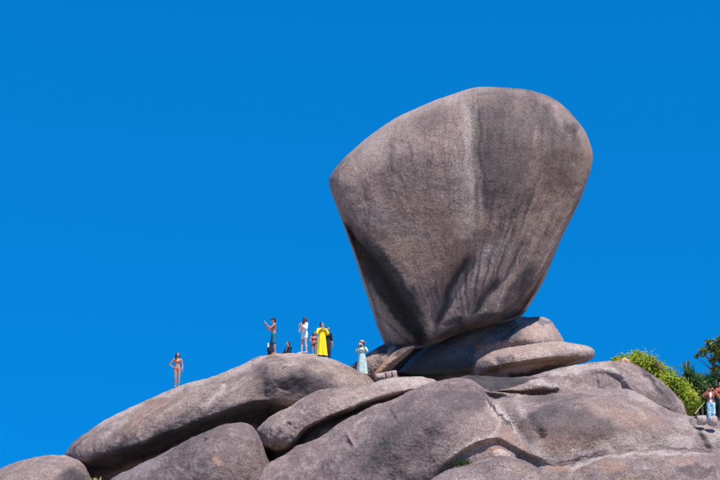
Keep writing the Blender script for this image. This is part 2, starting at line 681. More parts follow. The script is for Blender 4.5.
# middle ledge boulder
rock('middle', 'boulder', 'pale tapering boulder in mid slope, dark undercut, rusty hollow at its left end',
     [(256.5, 436), (258, 428), (266, 420), (277, 413), (290, 407), (303, 398), (316, 391.5), (332, 388.5), (352, 387), (368, 385), (382, 380), (396, 377.5),
      (412, 376.5), (424, 377), (434, 380.5), (446, 388), (448, 400), (420, 415), (380, 432), (330, 456), (290, 474), (272, 472), (262, 456)],
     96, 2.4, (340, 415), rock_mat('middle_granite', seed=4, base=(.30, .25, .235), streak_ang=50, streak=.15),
     feats=[ledge([(250, 436), (262, 442), (276, 448), (290, 443), (304, 428), (322, 418), (345, 409), (362, 402), (385, 394), (405, 390), (430, 388)], 9, 1.9, 60, 1, .03),
            crease([(272, 448), (280, 434), (290, 422)], 2, .12), bump(278, 447, 6, 5, -.5)],
     marks=[mblob('rust_bounce', 1, 281, 447, 6, 4, 0, .8), mblob('dark', .85, 330, 424, 45, 6, -29, .6), mblob('dark', .9, 268, 455, 9, 9, 30, .6), mblob('dark', .6, 393, 398, 30, 3, -18, .8),  # dark blobs paint the shade of the undercut
            mblob('pale', .35, 400, 381, 34, 4, 0, .9)],
     res=(460, 120, 24))

# great central + right massif
rock('massif', 'granite_outcrop', 'huge grey granite outcrop with a central saddle, filling the lower middle and right',
     [(238, 486), (243, 479), (251, 472), (266, 464), (280, 457), (290, 451), (296, 446), (310, 441.5), (325, 434), (337, 425), (349, 417.5), (362, 411.5), (374, 405),
      (386, 402), (398, 397), (412, 390), (428, 384), (444, 380), (460, 378), (472, 380), (480, 385.5), (488, 391), (500, 392.5), (515, 393.5),
      (530, 395.3), (545, 395), (560, 392.5), (578, 390.5), (600, 389), (622, 388.8), (634, 391), (648, 398), (662, 406.5), (676, 413), (690, 416),
      (706, 417.5), (730, 419.5), (790, 426), (830, 450), (830, 500), (780, 555), (640, 590), (480, 590), (330, 580), (235, 550), (222, 510)],
     93, 5.0, (500, 480), rock_mat('massif_granite', seed=5, base=(.215, .178, .178), base2=(.145, .12, .124), pale=(.42, .35, .31), streak_ang=40, streak=.22, macro=.22),
     feats=[crease([(480, 382), (489, 393), (497, 405), (507, 420), (520, 436), (540, 452)], 13, 1.2, .35),
            bump(435, 425, 55, 38, .7, -20), bump(590, 425, 75, 24, .7), bump(600, 396, 50, 8, .4),
            crease([(350, 440), (372, 425), (395, 412)], 9, .25), crease([(408, 475), (418, 455), (430, 436), (440, 422)], 12, .4, .4),
            crease([(300, 462), (330, 448), (350, 440)], 6, .3),
            # lip over the hollow
            ledge([(425, 482), (437, 468), (448, 459), (460, 451), (472, 444), (486, 438.5), (500, 437.5), (513, 444), (527, 452), (543, 459), (556, 468)], 6, .5, 60, 1, .2),
            # lip right of the hollow: foot line along the lower slab
            
            crease([(688, 417), (697, 428), (704, 440), (710, 450)], 2.4, .2), crease([(484, 398), (492, 412), (500, 426), (503, 434)], 3.2, .3),
            crease([(520, 400), (526, 415), (534, 430), (545, 442)], 7, .3),
            crease([(625, 400), (636, 408), (650, 416)], 3, .15), bump(660, 432, 30, 10, .25, 15)],
     marks=[mline('dark', 1, [(688, 417), (697, 428), (704, 440), (710, 450)], 1.1, .05), mline('pale', .8, [(484, 396), (492, 412), (499, 424), (494, 434), (478, 441), (460, 450), (444, 462)], 3.2),
            mline('pale', .75, [(492, 398), (505, 416), (520, 434), (545, 456), (560, 462)], 5), mline('pale', .5, [(515, 396), (524, 410), (533, 424)], 4),
            mline('rust_bounce', .6, [(486, 404), (492, 416), (498, 426)], 2.6), mline('rust_bounce', .6, [(500, 434), (520, 448), (545, 460)], 2),
            mline('dark', .9, [(487, 398), (495, 411), (504, 422), (514, 434)], 1.2),
            mline('pale', .7, [(560, 456), (590, 453), (620, 449), (660, 446), (700, 448)], 4), mblob('pale', .5, 650, 440, 50, 6, 0, .9),
            mblob('pale', .45, 640, 396, 30, 4, 28, .9), mline('pale', .8, [(361, 420), (357, 434)], .9), mline('pale', .7, [(366, 416), (362, 423)], .8),
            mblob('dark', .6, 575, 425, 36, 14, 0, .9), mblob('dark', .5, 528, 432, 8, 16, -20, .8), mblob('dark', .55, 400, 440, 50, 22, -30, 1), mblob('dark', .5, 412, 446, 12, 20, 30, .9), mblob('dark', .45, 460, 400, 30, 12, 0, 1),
            mblob('rust_bounce', .5, 488, 446, 26, 8, 0, .7), mblob('rust_bounce', .4, 560, 440, 80, 16, 0, .9), mblob('dark', .6, 545, 415, 20, 8, -10, .7), mblob('dark', .6, 600, 432, 26, 7, 5, .7), mblob('rust_bounce', .4, 625, 415, 40, 10, 10, .9), mline('dark', .9, [(556, 463), (575, 460.5), (590, 457.5), (604, 455)], .9), mline('dark', .8, [(618, 452), (640, 450), (660, 449), (690, 450), (712, 451)], .8), mline('pale', .5, [(622, 398), (634, 408), (648, 420)], 1.5), mline('dark', .6, [(560, 396), (575, 404), (590, 408)], 1.2), mblob('pale', .5, 700, 428, 30, 8, 20, .9),
            mblob('dark', .35, 555, 398, 28, 4, 0, .9)],
     res=(1500, 220, 30), p=.6, edge=4, lump=.16, rough=.045)

# upper right dome
rock('dome', 'boulder', 'broad domed boulder on the upper right in front of the yellow-green bush',
     [(440, 388), (460, 377), (480, 375.5), (500, 377.5), (520, 377), (535, 375), (545, 372), (555, 369), (570, 366), (585, 364), (600, 362), (616, 361.3), (630, 363.2), (642, 368),
      (654, 376), (666, 385), (676, 395), (683, 404), (687, 414), (688, 424), (660, 440), (600, 442), (530, 430), (480, 410)],
     98, 3.4, (590, 400), rock_mat('dome_granite', seed=6, base=(.25, .21, .205), streak_ang=-35, streak=.4, stretch=7),
     feats=[crease([(648, 374), (656, 386), (662, 397)], 2.5, .3), ledge([(575, 372), (600, 368), (622, 374), (629, 384), (640, 396), (655, 402), (680, 410)], 9, .7, 26, 1, .15),
            bump(650, 388, 14, 8, .3, 40), crease([(560, 378), (580, 384), (600, 383)], 5, .15)],
     marks=[mblob('dark', .9, 490, 382, 50, 9, 0, .6), mline('dark', .9, [(642, 371), (652, 383), (661, 397)], 2.6), mline('dark', .6, [(640, 366), (660, 381), (676, 399)], 2.2), mline('pale', .6, [(590, 369), (612, 370), (624, 378), (628, 388)], 3),  # dark blobs at the left end paint its blue-grey shadow
            mblob('dark', .7, 500, 386, 30, 5, 0, .6), mblob('dark', .45, 665, 398, 12, 7, 40, .8), mblob('pale', .7, 575, 369, 30, 4, -8, .8), mblob('dark', .35, 600, 382, 26, 6, 0, .8)],
     res=(420, 120, 24), lump=.08)

rock('wedge', 'stone', 'small wedge-shaped stone slab lying just below the balanced boulder\'s right-hand support',
     [(497, 391), (510, 388), (522, 384), (533, 380), (543, 377.3), (551, 380.5), (557, 384), (560, 389), (557, 392.5), (545, 395), (532, 397), (515, 397), (503, 395)],
     95.2, 1.3, (533, 389), rock_mat('wedge_granite', seed=7, base=(.3, .25, .23), streak=.1),
     feats=[ledge([(495, 389), (520, 390.5), (540, 389), (562, 387.5)], 3, .8, 30, 1, .05)], marks=[mblob('pale', .7, 540, 382, 18, 4, 10, .8)], res=(220, 60, 16), lump=.06, edge=3)

# bottom right slab
rock('slab', 'boulder', 'broad flat-topped slab along the bottom right edge with reddish lichen patches',
     [(536, 468), (546, 463.5), (562, 464), (580, 460.5), (598, 456.5), (618, 452.8), (640, 451), (660, 450.3), (682, 451), (704, 453), (730, 457), (790, 466), (820, 500), (780, 540),
      (640, 565), (560, 550), (525, 510), (524, 480)],
     88.6, 2.6, (640, 500), rock_mat('slab_granite', seed=8, base=(.21, .175, .175), base2=(.15, .125, .13), streak_ang=0, streak=.1),
     marks=[mblob('rust_bounce', .6, 612, 466, 12, 6, 0, .9), mblob('rust_bounce', .5, 628, 478, 12, 5, 0, .9), mblob('rust_bounce', .5, 685, 463, 14, 3.5, 10, .9), mblob('dark', .5, 695, 472, 18, 5, 10, .9), mblob('rust_bounce', .4, 590, 472, 8, 4, 0, .9),
            mline('pale', .6, [(560, 466), (590, 460), (620, 454.5), (660, 452.5), (720, 457)], 2.2), mline('rust_bounce', .8, [(545, 466), (565, 467), (580, 463)], 2)],
     res=(420, 110, 20), lump=.1)

# bottom centre
rock('bottom', 'boulder', 'grey dome at the bottom middle with two small stones resting on its top',
     [(418, 488), (428, 480), (440, 473), (453, 467.5), (468, 464), (482, 460), (495, 457.5), (508, 456.5), (518, 458.5), (530, 463), (542, 471), (553, 481), (562, 500), (556, 535), (490, 552), (420, 535), (408, 505)],
     88.5, 2.4, (486, 495), rock_mat('bottom_granite', seed=9, base=(.20, .17, .175), base2=(.14, .12, .125), streak=.1),
     marks=[mblob('rust_bounce', .4, 520, 468, 14, 4, 30, .9)], res=(320, 100, 20), lump=.08)

M_stone = rock_mat('loose_stone_granite', seed=10, base=(.44, .36, .33), base2=(.36, .3, .28), streak=.05)
rock('st1', 'stone', 'small pale pointed stone beside the green tuft in the hollow',
     [(468.5, 453), (472, 455.5), (477, 458.5), (481, 461.5), (478, 466), (471, 468), (467.5, 463)], 89, .25, (473, 461), M_stone, res=(60, 24, 8), lump=.03, rough=.02, edge=2, cat='stone', group=None, mdist=.2)
rock('st2', 'stone', 'pale rounded stone in the brown hollow, right of the pointed one',
     [(488, 460), (489.5, 453), (493, 449.3), (499, 448.7), (505, 450.5), (510, 453.5), (514, 458), (512, 463), (500, 465), (490, 464)], 89, .4, (500, 457), M_stone, res=(70, 26, 8), lump=.04, rough=.02, edge=2, cat='stone', mdist=.2)
rock('st3', 'stone', 'small tan stone perched on the very top of the upper right dome',
     [(619.5, 363), (621, 359.2), (625, 357.6), (629, 360), (630.5, 363), (628, 365), (621, 365)], 98, .2, (625, 362), rock_mat('tan_stone', seed=12, base=(.5, .33, .23), streak=0), res=(50, 20, 6), lump=.03, rough=.02, edge=2, cat='stone', mdist=.2)

# support rocks under the balanced boulder
rock('base', 'boulder', 'dark-stained, shadowed supporting boulder with a pink flank directly under the balanced boulder',
     [(394, 377), (402, 368), (411, 359), (422, 350), (436, 341), (450, 333), (465, 326), (480, 320.5), (496, 318), (512, 317), (530, 317), (543, 317.3), (551, 321), (557, 329),
      (562, 338), (566, 350), (556, 368), (520, 384), (480, 386), (440, 386), (405, 384)],
     104.8, 2.2, (480, 352), rock_mat('base_granite', seed=13, base=(.33, .27, .25), base2=(.26, .21, .195), dark=(.085, .105, .13), pale=(.42, .32, .27), streak_ang=30, streak=.12),
     feats=[bump(535, 340, 24, 15, 1.7), ledge([(500, 345), (512, 333), (522, 326), (538, 322.5), (552, 325), (560, 335), (566, 345)], 3, .35, 10, -1, .1),
            ledge([(392, 370), (415, 371), (445, 370), (470, 367), (490, 366)], 5, 1.2, 40, 1, .05), bump(445, 355, 22, 14, .4), crease([(474, 335), (474, 347), (480, 358)], 6, .25, .4)],
     marks=[mblob('dark', 1, 430, 358, 42, 24, -28, .4), mblob('dark', 1, 486, 332, 36, 14, -8, .4), mblob('dark', 1, 462, 350, 14, 28, 20, .5), mblob('pale', .8, 444, 352, 9, 13, 20, .9), mblob('pale', .7, 418, 364, 12, 5, -30, .9), mblob('pale', .4, 475, 333, 9, 5, 0, .9), mblob('rust_bounce', .8, 440, 374, 40, 3, 0, .8), mblob('dark', .7, 545, 320, 24, 3, 0, .6)],  # stains also paint the balanced boulder's shadow; brown line paints underside bounce
     res=(460, 130, 30), lump=.08, kf=.4)
rock('lobe', 'boulder', 'long pinkish tongue-shaped boulder jutting out to the right from under the balanced boulder',
     [(474, 370), (477, 362), (483, 357), (492, 352), (505, 348.5), (520, 346), (538, 343), (552, 341.5), (565, 342), (578, 344.5), (588, 346), (594, 350), (593.5, 357), (588, 361.5),
      (576, 364.5), (562, 368), (550, 372), (538, 377), (522, 382), (505, 384), (488, 383), (477, 378)],
     101.3, 2.3, (530, 362), rock_mat('lobe_granite', seed=14, base=(.32, .27, .25), base2=(.24, .2, .19), streak_ang=60, streak=.15, rust_bounce=(.36, .2, .1)),
     feats=[ledge([(476, 372), (500, 364), (520, 361), (545, 357), (570, 356), (592, 357)], 6, 1.0, 40, 1, .05), crease([(490, 354), (497, 362), (492, 372)], 4, .15)],
     marks=[mblob('rust_bounce', .8, 540, 367, 26, 4, -14, .7), mblob('dark', .85, 530, 374, 40, 4, -10, .6), mblob('dark', .6, 508, 360, 8, 5, 0, .8), mblob('dark', .5, 488, 366, 14, 8, 20, .9), mblob('pale', .4, 575, 348, 18, 3, 8, .9)],
     res=(380, 100, 24), lump=.06)
rock('plank', 'stone', 'narrow leaning slab of tan rock wedged under the left tip of the balanced boulder',
     [(371, 377), (378, 368), (387, 358), (396, 351), (406, 346.5), (415, 345), (413, 350), (404, 358), (395, 366), (387, 373), (381, 378)], 101.5, 1.0, (392, 361),
     rock_mat('plank_granite', seed=15, base=(.40, .27, .22), rust_bounce=(.45, .27, .14), streak=.15), feats=[ledge([(420, 347), (400, 357), (380, 374)], 2, .4, 20, -1, .02)],
     marks=[mblob('rust_bounce', .9, 380, 370, 9, 3, -45, .8), mblob('dark', .9, 404, 350, 12, 3.5, -30, .6)], res=(160, 50, 14), lump=.04, rough=.03, edge=3, cat='stone', mdist=.3)
rock('shade', 'boulder', 'dark shaded rock in the gap left of the dark-stained, shadowed support boulder',
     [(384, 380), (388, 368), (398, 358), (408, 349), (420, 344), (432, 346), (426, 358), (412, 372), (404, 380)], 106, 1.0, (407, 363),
     rock_mat('shade_granite', seed=16, base=(.07, .06, .055), base2=(.04, .035, .035), pale=(.1, .09, .08)), res=(120, 40, 12), edge=3)  # granite colour darkened to paint the gap's shade
rock('behind', 'boulder', 'sloping pinkish rock behind the tourist in the sun hat',
     [(338, 380), (346, 371), (355, 363), (366, 355), (375, 349), (384, 344), (392, 343), (398, 350), (396, 362), (386, 376), (370, 388), (345, 388)], 102.3, 1.1, (370, 366),
     rock_mat('behind_granite', seed=17, base=(.34, .26, .23), streak_ang=45, streak=.1), res=(200, 60, 16), lump=.06, edge=3,
     marks=[mblob('dark', .9, 384, 350, 5, 5, 0, .6)])
rock('block', 'stone', 'low squared pale grey block between the sun hat tourist and the support boulder',
     [(375, 380), (375.5, 374.2), (380, 373), (388, 371.6), (396, 370.6), (397, 375), (397, 380), (386, 382)], 99.3, .5, (386, 376.5),
     rock_mat('block_granite', seed=18, base=(.38, .31, .32), streak=0), res=(90, 30, 8), p=.22, lump=.03, rough=.02, edge=2, cat='stone', mdist=.2,
     feats=[crease([(385, 371), (386, 379)], .6, .15, 0), crease([(391.5, 370), (392, 379)], .6, .15, 0)])

# the balanced boulder
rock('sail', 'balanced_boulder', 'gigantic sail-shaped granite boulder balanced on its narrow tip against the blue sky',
     [(329, 181), (331, 175), (338, 164.5), (352, 150.5), (372, 134), (394, 119), (417, 108), (436, 100), (453, 94), (468, 89), (481, 86.8), (500, 87.3), (516, 88.3), (530, 90.3), (543, 94), (556, 100),
      (568, 110), (578, 121.5), (585, 131), (589.5, 142), (592.7, 155), (591, 168), (587, 181), (581, 198), (575, 211.5), (566, 229), (558, 247), (551, 264), (545.5, 277), (538, 291), (527, 309), (520, 317),
      (505, 323), (488, 326), (470, 331), (452, 337), (438, 343), (428, 347), (415, 349), (400, 352), (388, 352), (383, 341), (378, 329), (371, 308), (364, 287), (357, 264), (350, 243), (342, 221), (335, 202), (330.5, 190)],
     103.2, 3.7, (450, 200), rock_mat('sail_granite', seed=20, base=(.27, .222, .212), base2=(.20, .165, .16), pale=(.44, .36, .31), rust_bounce=(.34, .21, .145), streak_ang=4, streak=.5, stretch=10, macro=.28),
     facets=[facet((432, 345), (331, 195), 2.4, .010), facet((318, 178), (470, 50), 1.6, .05),
             facet((600, 170), (500, 340), 1.5, .03), facet((540, 330), (395, 360), 2.2, .010), facet((430, 60), (620, 120), 1.8, .04)],
     feats=[ledge([(332, 197), (340, 208), (350, 222), (362, 239), (376, 255), (392, 275), (406, 298), (418, 320), (430, 345)], 6, 1.8, 60, 1, .04),
            crease([(496, 222), (472, 256), (452, 285), (438, 320), (434, 345)], 11, .5, .5), crease([(516, 258), (498, 282), (478, 305), (465, 325)], 8, .22, .35),
            bump(425, 250, 50, 70, .12), crease([(480, 95), (478, 140), (482, 190), (486, 250)], 12, .22, .45),
            ledge([(588, 172), (577, 201), (559, 237), (542, 267), (524, 292), (505, 309), (478, 322)], 9, 1.0, 40, -1, .1),
            crease([(548, 104), (562, 120), (574, 142), (572, 168)], 3, .07), crease([(560, 98), (575, 118), (585, 136)], 1.4, .15)],
     marks=[mblob('dark', 1, 393, 290, 15, 66, -32, .4), mblob('dark', .7, 365, 250, 6, 40, -28, .7),  # dark blobs paint the shade on the left facet
            mline('pale', .7, [(352, 240), (368, 285), (384, 330), (396, 346)], 5), mline('pale', .9, [(398, 308), (407, 325), (414, 343)], 1.0),  # wide pale line paints bounce light along the left outline
            mline('pale', .6, [(462, 95), (468, 120), (466, 150), (463, 185), (466, 215), (470, 235)], 5), mblob('pale', .75, 463, 168, 10, 9, 0, .8), mblob('pale', .6, 470, 190, 5, 26, 0, .8),
            mblob('pale', .75, 494, 262, 17, 22, 15, .9), mblob('rust_bounce', .5, 420, 240, 45, 40, 0, 1), mblob('rust_bounce', .4, 545, 200, 26, 50, 15, 1), mblob('rust_bounce', .55, 492, 268, 12, 14, 15, .9), mblob('rust_bounce', .4, 480, 225, 10, 20, 0, .9),
            mline('dark', .8, [(479, 100), (480, 130), (480, 155), (485, 185), (489, 228)], 4.5),
            mstreak('dark', 0.6, 510, 160, 46, 100, 0, .8, thr=-.02, seed=1), mstreak('dark', 0.58, 500, 130, 70, 60, 0, .8, thr=.05, seed=2), mstreak('dark', 0.28, 420, 210, 80, 90, 0, .9, thr=.22, seed=3),
            mstreak('rust_bounce', 0.42, 535, 230, 40, 70, 15, .8, thr=.05, seed=4), mstreak('pale', 0.36, 500, 240, 60, 80, 0, .8, thr=.12, seed=5), mstreak('dark', 0.65, 500, 285, 50, 50, 20, .8, thr=.0, seed=6), mstreak('pale', 0.42, 468, 170, 16, 80, 0, .8, thr=-.1, seed=7, freq=.3),
            mstreak('dark', 0.58, 440, 320, 60, 40, 0, .8, thr=.05, seed=8), mstreak('pale', 0.30, 400, 130, 70, 50, -35, .8, thr=.15, seed=9),
            mblob('dark', .6, 548, 122, 10, 22, -15, .9), mblob('dark', .6, 530, 110, 10, 20, 0, .9), mblob('dark', .7, 572, 128, 8, 6, 0, .8), mblob('dark', .5, 510, 105, 36, 16, 0, .9), mblob('dark', .6, 505, 145, 27, 70, -3, .9), mblob('dark', .35, 560, 150, 22, 40, 10, 1), mblob('dark', .45, 430, 120, 20, 12, -30, 1), mblob('rust_bounce', .35, 555, 195, 14, 26, 20, .9),
            mline('dark', 1, [(472, 250), (455, 278), (444, 308), (432, 340)], 5), mline('dark', .9, [(504, 275), (488, 292), (474, 312), (462, 328)], 6), mblob('dark', .8, 518, 290, 10, 32, 32, .7), mblob('dark', .9, 480, 318, 45, 6, -10, .7),  # dark marks paint shade into the folds and undercut edges
            mline('pale', .8, [(466, 262), (458, 285), (450, 318)], 1.3), mline('pale', .6, [(520, 250), (514, 275), (506, 295)], 1.5), mline('pale', .5, [(484, 280), (476, 300), (462, 322)], 2),
            mblob('rust_bounce', .7, 536, 292, 6, 26, 32, .8), mblob('rust_bounce', .5, 448, 334, 16, 2.5, -24, .8), mblob('dark', .9, 490, 323, 60, 7, -14, .5), mblob('rust_bounce', .4, 584, 165, 6, 26, 10, .8), mline('pale', .5, [(338, 166), (372, 135), (417, 109), (453, 95), (481, 88), (530, 91)], 4), mblob('pale', .45, 375, 140, 18, 8, -38, .9), mblob('pale', .4, 440, 104, 30, 5, -20, .9),  # dark band paints underside shade; pale crest paints weathering and rim light
            mblob('pale', .35, 400, 225, 30, 12, 20, 1), mblob('rust_bounce', .3, 410, 235, 24, 12, 0, 1)],
     res=(700, 230, 60), lump=.08, rough=.016, kf=.5, Tb=3.2, edge=6, p=.24, mdist=.4)

# ------------------------------------------------------------------ plants
rnd = np.random.RandomState(3)


def leaf_cloud(name, centres, radii, n, size, mat, parent, loc, aspect=.5, droop=.3, tone_shift=0.0, seed=0):
    """many folded leaf faces spread through a set of clumps"""
    r = np.random.RandomState(seed)
    centres = np.asarray(centres, float)
    radii = np.asarray(radii, float)
    wts = radii ** 2
    k = r.choice(len(centres), n, p=wts / wts.sum())
    d = r.normal(size=(n, 3))
    d /= np.linalg.norm(d, axis=1)[:, None]
    rr = r.rand(n) ** .45 * 1.12
    rr *= 1 + .45 * noise3(centres[k] * .7 + d * 1.9)
    rr += .22 * np.abs(r.normal(size=n)) ** 2 * .5
    c = centres[k] + d * radii[k][:, None] * rr[:, None] * np.array([1, 1, .85])
    nrm = d * .7 + r.normal(size=(n, 3)) * .45 + np.array([0, -.2, .5])
    nrm /= np.linalg.norm(nrm, axis=1)[:, None]
    t = np.cross(nrm, r.normal(size=(n, 3)))
    t[:, 2] -= droop
    t -= nrm * (t * nrm).sum(1)[:, None]
    t /= np.linalg.norm(t, axis=1)[:, None]
    b = np.cross(nrm, t)
    s = size * (.6 + .8 * r.rand(n))[:, None]
    w = s * aspect
    p0 = c - t * s * .5
    p1 = c + b * w * .5 + nrm * s * .08
    p2 = c + t * s * .5 - nrm * s * .12
    p3 = c - b * w * .5 + nrm * s * .08
    V = np.stack([p0, p1, p2, p3], 1).reshape(-1, 3)
    i = np.arange(n)[:, None] * 4
    F = np.concatenate([i + [0, 1, 2], i + [0, 2, 3]])
    tone = np.repeat(np.clip(.5 + .5 * noise3(c * 1.1 + 9) + .22 * r.normal(size=n) + tone_shift, 0, 1), 4)
    o = mesh_obj(name, V, F, mat, attrs={'tone': tone}, flat=True)
    o.parent = parent
    o.matrix_parent_inverse = Matrix.Translation(-Vector(loc))
    return o


def tubes(name, chains, mat, parent, loc, ns=7):
    V, F = [], []
    for pts, rad in chains:
        pts = [Vector(p) for p in pts]
        base = len(V)
        for i, p in enumerate(pts):
            d = (pts[min(i + 1, len(pts) - 1)] - pts[max(i - 1, 0)]).normalized()
            a = d.orthogonal().normalized()
            if abs(d.z) > .2:
                a = d.cross(Vector((0, 1, 0))).normalized()
            b = d.cross(a)
            for k in range(ns):
                q = 2 * math.pi * k / ns
                V.append(p + (a * math.cos(q) + b * math.sin(q)) * rad[i])
        for i in range(len(pts) - 1):
            for k in range(ns):
                x, y = base + i * ns + k, base + i * ns + (k + 1) % ns
                F.append((x, y, y + ns, x + ns))
    o = mesh_obj(name, [tuple(v) for v in V], F, mat)
    if parent is not None:
        o.parent = parent
        o.matrix_parent_inverse = Matrix.Translation(-Vector(loc))
    return o


M_bark = plain_mat('bark', (.16, .12, .085), .9, (.09, .07, .05), 6, bump_d=.03)
M_lime = leaf_mat('lime_leaves', (.09, .16, .012), (.27, .36, .02), (.50, .55, .05))
M_green = leaf_mat('dark_leaves', (.018, .05, .012), (.05, .11, .02), (.13, .22, .04))
M_olive = leaf_mat('olive_leaves', (.06, .10, .015), (.16, .22, .03), (.36, .32, .09))
M_blade = leaf_mat('blade_leaves', (.03, .07, .02), (.07, .14, .04), (.2, .3, .12))
M_dry = leaf_mat('dry_leaves', (.10, .05, .03), (.22, .12, .07), (.34, .22, .13))


def plant(name, label, cat, pxs, D, trunk_to, n, size, mat, group=None, dry=None, aspect=.5, seed=1, branches=5, shift=0.0):
    """pxs: list of (px, py, radius_px, depth offset) clumps"""
    cs = np.array([P(a, b, D + dz) for a, b, r_, dz in pxs])
    rs = np.array([r_ * D / FPX for a, b, r_, dz in pxs])
    foot = P(trunk_to[0], trunk_to[1], D)
    z = max(float(hill_z(np.array([[foot[0]]]), np.array([[foot[1]]]))[0, 0]), 0) - .1
    loc = (float(foot[0]), float(foot[1]), z)
    e = empty(name, loc)
    tag(e, label, cat, group)
    leaf_cloud('crown', cs, rs, n, size, mat, e, loc, aspect, seed=seed, tone_shift=shift)
    if dry:
        dc = np.array([P(a, b, D + dz) for a, b, r_, dz in dry])
        leaf_cloud('dry_leaves', dc, np.array([d_[2] for d_ in dry]) * D / FPX, 220, size * .9, M_dry, e, loc, aspect, seed=seed + 50)
    fork = Vector((loc[0], loc[1], z + (cs[:, 2].min() - z) * .8))
    ch = [([Vector(loc), Vector(loc).lerp(fork, .5) + Vector((.08, 0, 0)), fork], [.16, .12, .08])]
    for c in cs[:branches + 4]:
        c = Vector(c)
        m = fork.lerp(c, .5) + Vector((rnd.uniform(-.2, .2), rnd.uniform(-.2, .2), .15))
        ch.append(([fork, m, m.lerp(c, .85)], [.06, .035, .012]))
        for _ in range(3):
            q = c + Vector(rnd.normal(size=3)) * .22
            ch.append(([m, m.lerp(q, .5), q], [.02, .012, .006]))
    tubes('trunk', ch[:1], M_bark, e, loc, 9)
    tubes('limbs', ch[1:], M_bark, e, loc, 5)
    return e


plant('bush', 'lime green leafy bush behind the crest of the upper right domed boulder', 'bush',
      [(622, 364, 8, 0), (636, 362, 10, .5), (645, 365, 11, 0), (655, 372, 11, .5), (665, 382, 13, 0), (674, 391, 14, .3), (684, 402, 14, 0), (640, 376, 14, 1), (664, 398, 18, 1), (628, 368, 7, 0), (616, 361, 4, 0), (650, 362, 4, 0)],
      105, (660, 440), 26000, .145, M_lime, seed=5, shift=.22, dry=[(656, 364, 4, -.4), (659, 368, 3.5, -.4), (633, 366, 4, -.5), (651, 361, 2.5, -.2)])
plant('tree', 'dark green leafy tree filling the gap behind the photographer at the right edge', 'tree',
      [(694, 388, 11, 0), (702, 397, 13, .5), (712, 406, 14, 0), (722, 400, 14, 1), (700, 412, 12, 0), (716, 392, 8, 0), (690, 400, 9, 0), (730, 385, 14, 1), (740, 400, 18, 1), (684, 392, 9, .5), (678, 400, 10, .5), (696, 378, 6, .5), (706, 384, 7, .5), (686, 384, 6, 0), (692, 378, 5, 0), (701, 388, 7, -1.5), (683, 390, 7, -1), (698, 404, 12, -.5), (690, 410, 10, -1.5), (703, 400, 8, -1.8), (716, 410, 10, -1.5), (708, 414, 9, -1.5)],
      108, (712, 440), 26000, .16, M_green, seed=6)
plant('tree', 'olive-leaved tree whose branch reaches in at the top of the right edge', 'tree',
      [(703, 352, 4.5, 0), (712, 347, 6, .2), (720, 352, 7, 0), (713, 360, 3.5, 0), (716, 368, 3.5, 0), (728, 345, 10, .5), (735, 362, 12, 0), (721, 340, 5, 0), (697, 356, 2.2, 0), (709, 342, 3, 0)],
      103, (748, 440), 2400, .17, M_olive, seed=7, branches=6)


def spiky(label, crowns, D, foot_px, seed, n=60, L=1.15):
    r = np.random.RandomState(seed)
    foot = P(foot_px[0], foot_px[1], D)
    z = max(float(hill_z(np.array([[foot[0]]]), np.array([[foot[1]]]))[0, 0]), 0) - .1
    loc = (float(foot[0]), float(foot[1]), z)
    e = empty('screw_pine', loc)
    tag(e, label, 'tree', 'spiky screw pines behind the rocks')
    V, F, T, ch = [], [], [], []
    for cx, cy, k in crowns:
        c = Vector(P(cx, cy, D))
        ch.append(([Vector(loc), Vector(loc).lerp(c, .5) + Vector((.15, 0, -.2)), c], [.12, .1, .06]))
        for j in range(n):
            az = r.rand() * 6.283
            el = r.uniform(.1, 1.45)
            l = L * k * r.uniform(.7, 1.1)
            d = Vector((math.cos(az) * math.cos(el), math.sin(az) * math.cos(el), math.sin(el)))
            side = d.cross(Vector((0, 0, 1))).normalized()
            b = len(V)
            for t in (0, .3, .6, .85, 1):
                p = c + d * l * t + Vector((0, 0, -1)) * l * .55 * t * t * math.cos(el)
                w = .045 * k * (1 - t) ** .6 + .004
                V += [p + side * w, p + Vector((0, 0, -.25 * w)), p - side * w]
                T += [min(1, max(0, .45 + .4 * r.randn() * .5 + t * .2))] * 3
            for q in range(4):
                for s_ in (0, 1):
                    a = b + q * 3 + s_
                    F.append((a, a + 1, a + 4, a + 3))
    o = mesh_obj('blades', [tuple(v) for v in V], F, M_blade, attrs={'tone': np.array(T)})
    o.parent = e
    o.matrix_parent_inverse = Matrix.Translation(-Vector(loc))
    tubes('trunk', ch, M_bark, e, loc, 7)
    return e


spiky('spiky screw pine with grey-green blades rising between lime bush and right-hand photographer', [(688, 378, 1.0), (695, 383, .8), (683, 386, .7), (702, 390, .8), (690, 392, .8), (697, 397, .8)], 106.0, (692, 440), 11)
spiky('spiky screw pine whose thin blade tips show above the photographer at the right edge', [(708, 384, .8), (716, 380, .9), (724, 386, 1)], 107.5, (716, 440), 12)

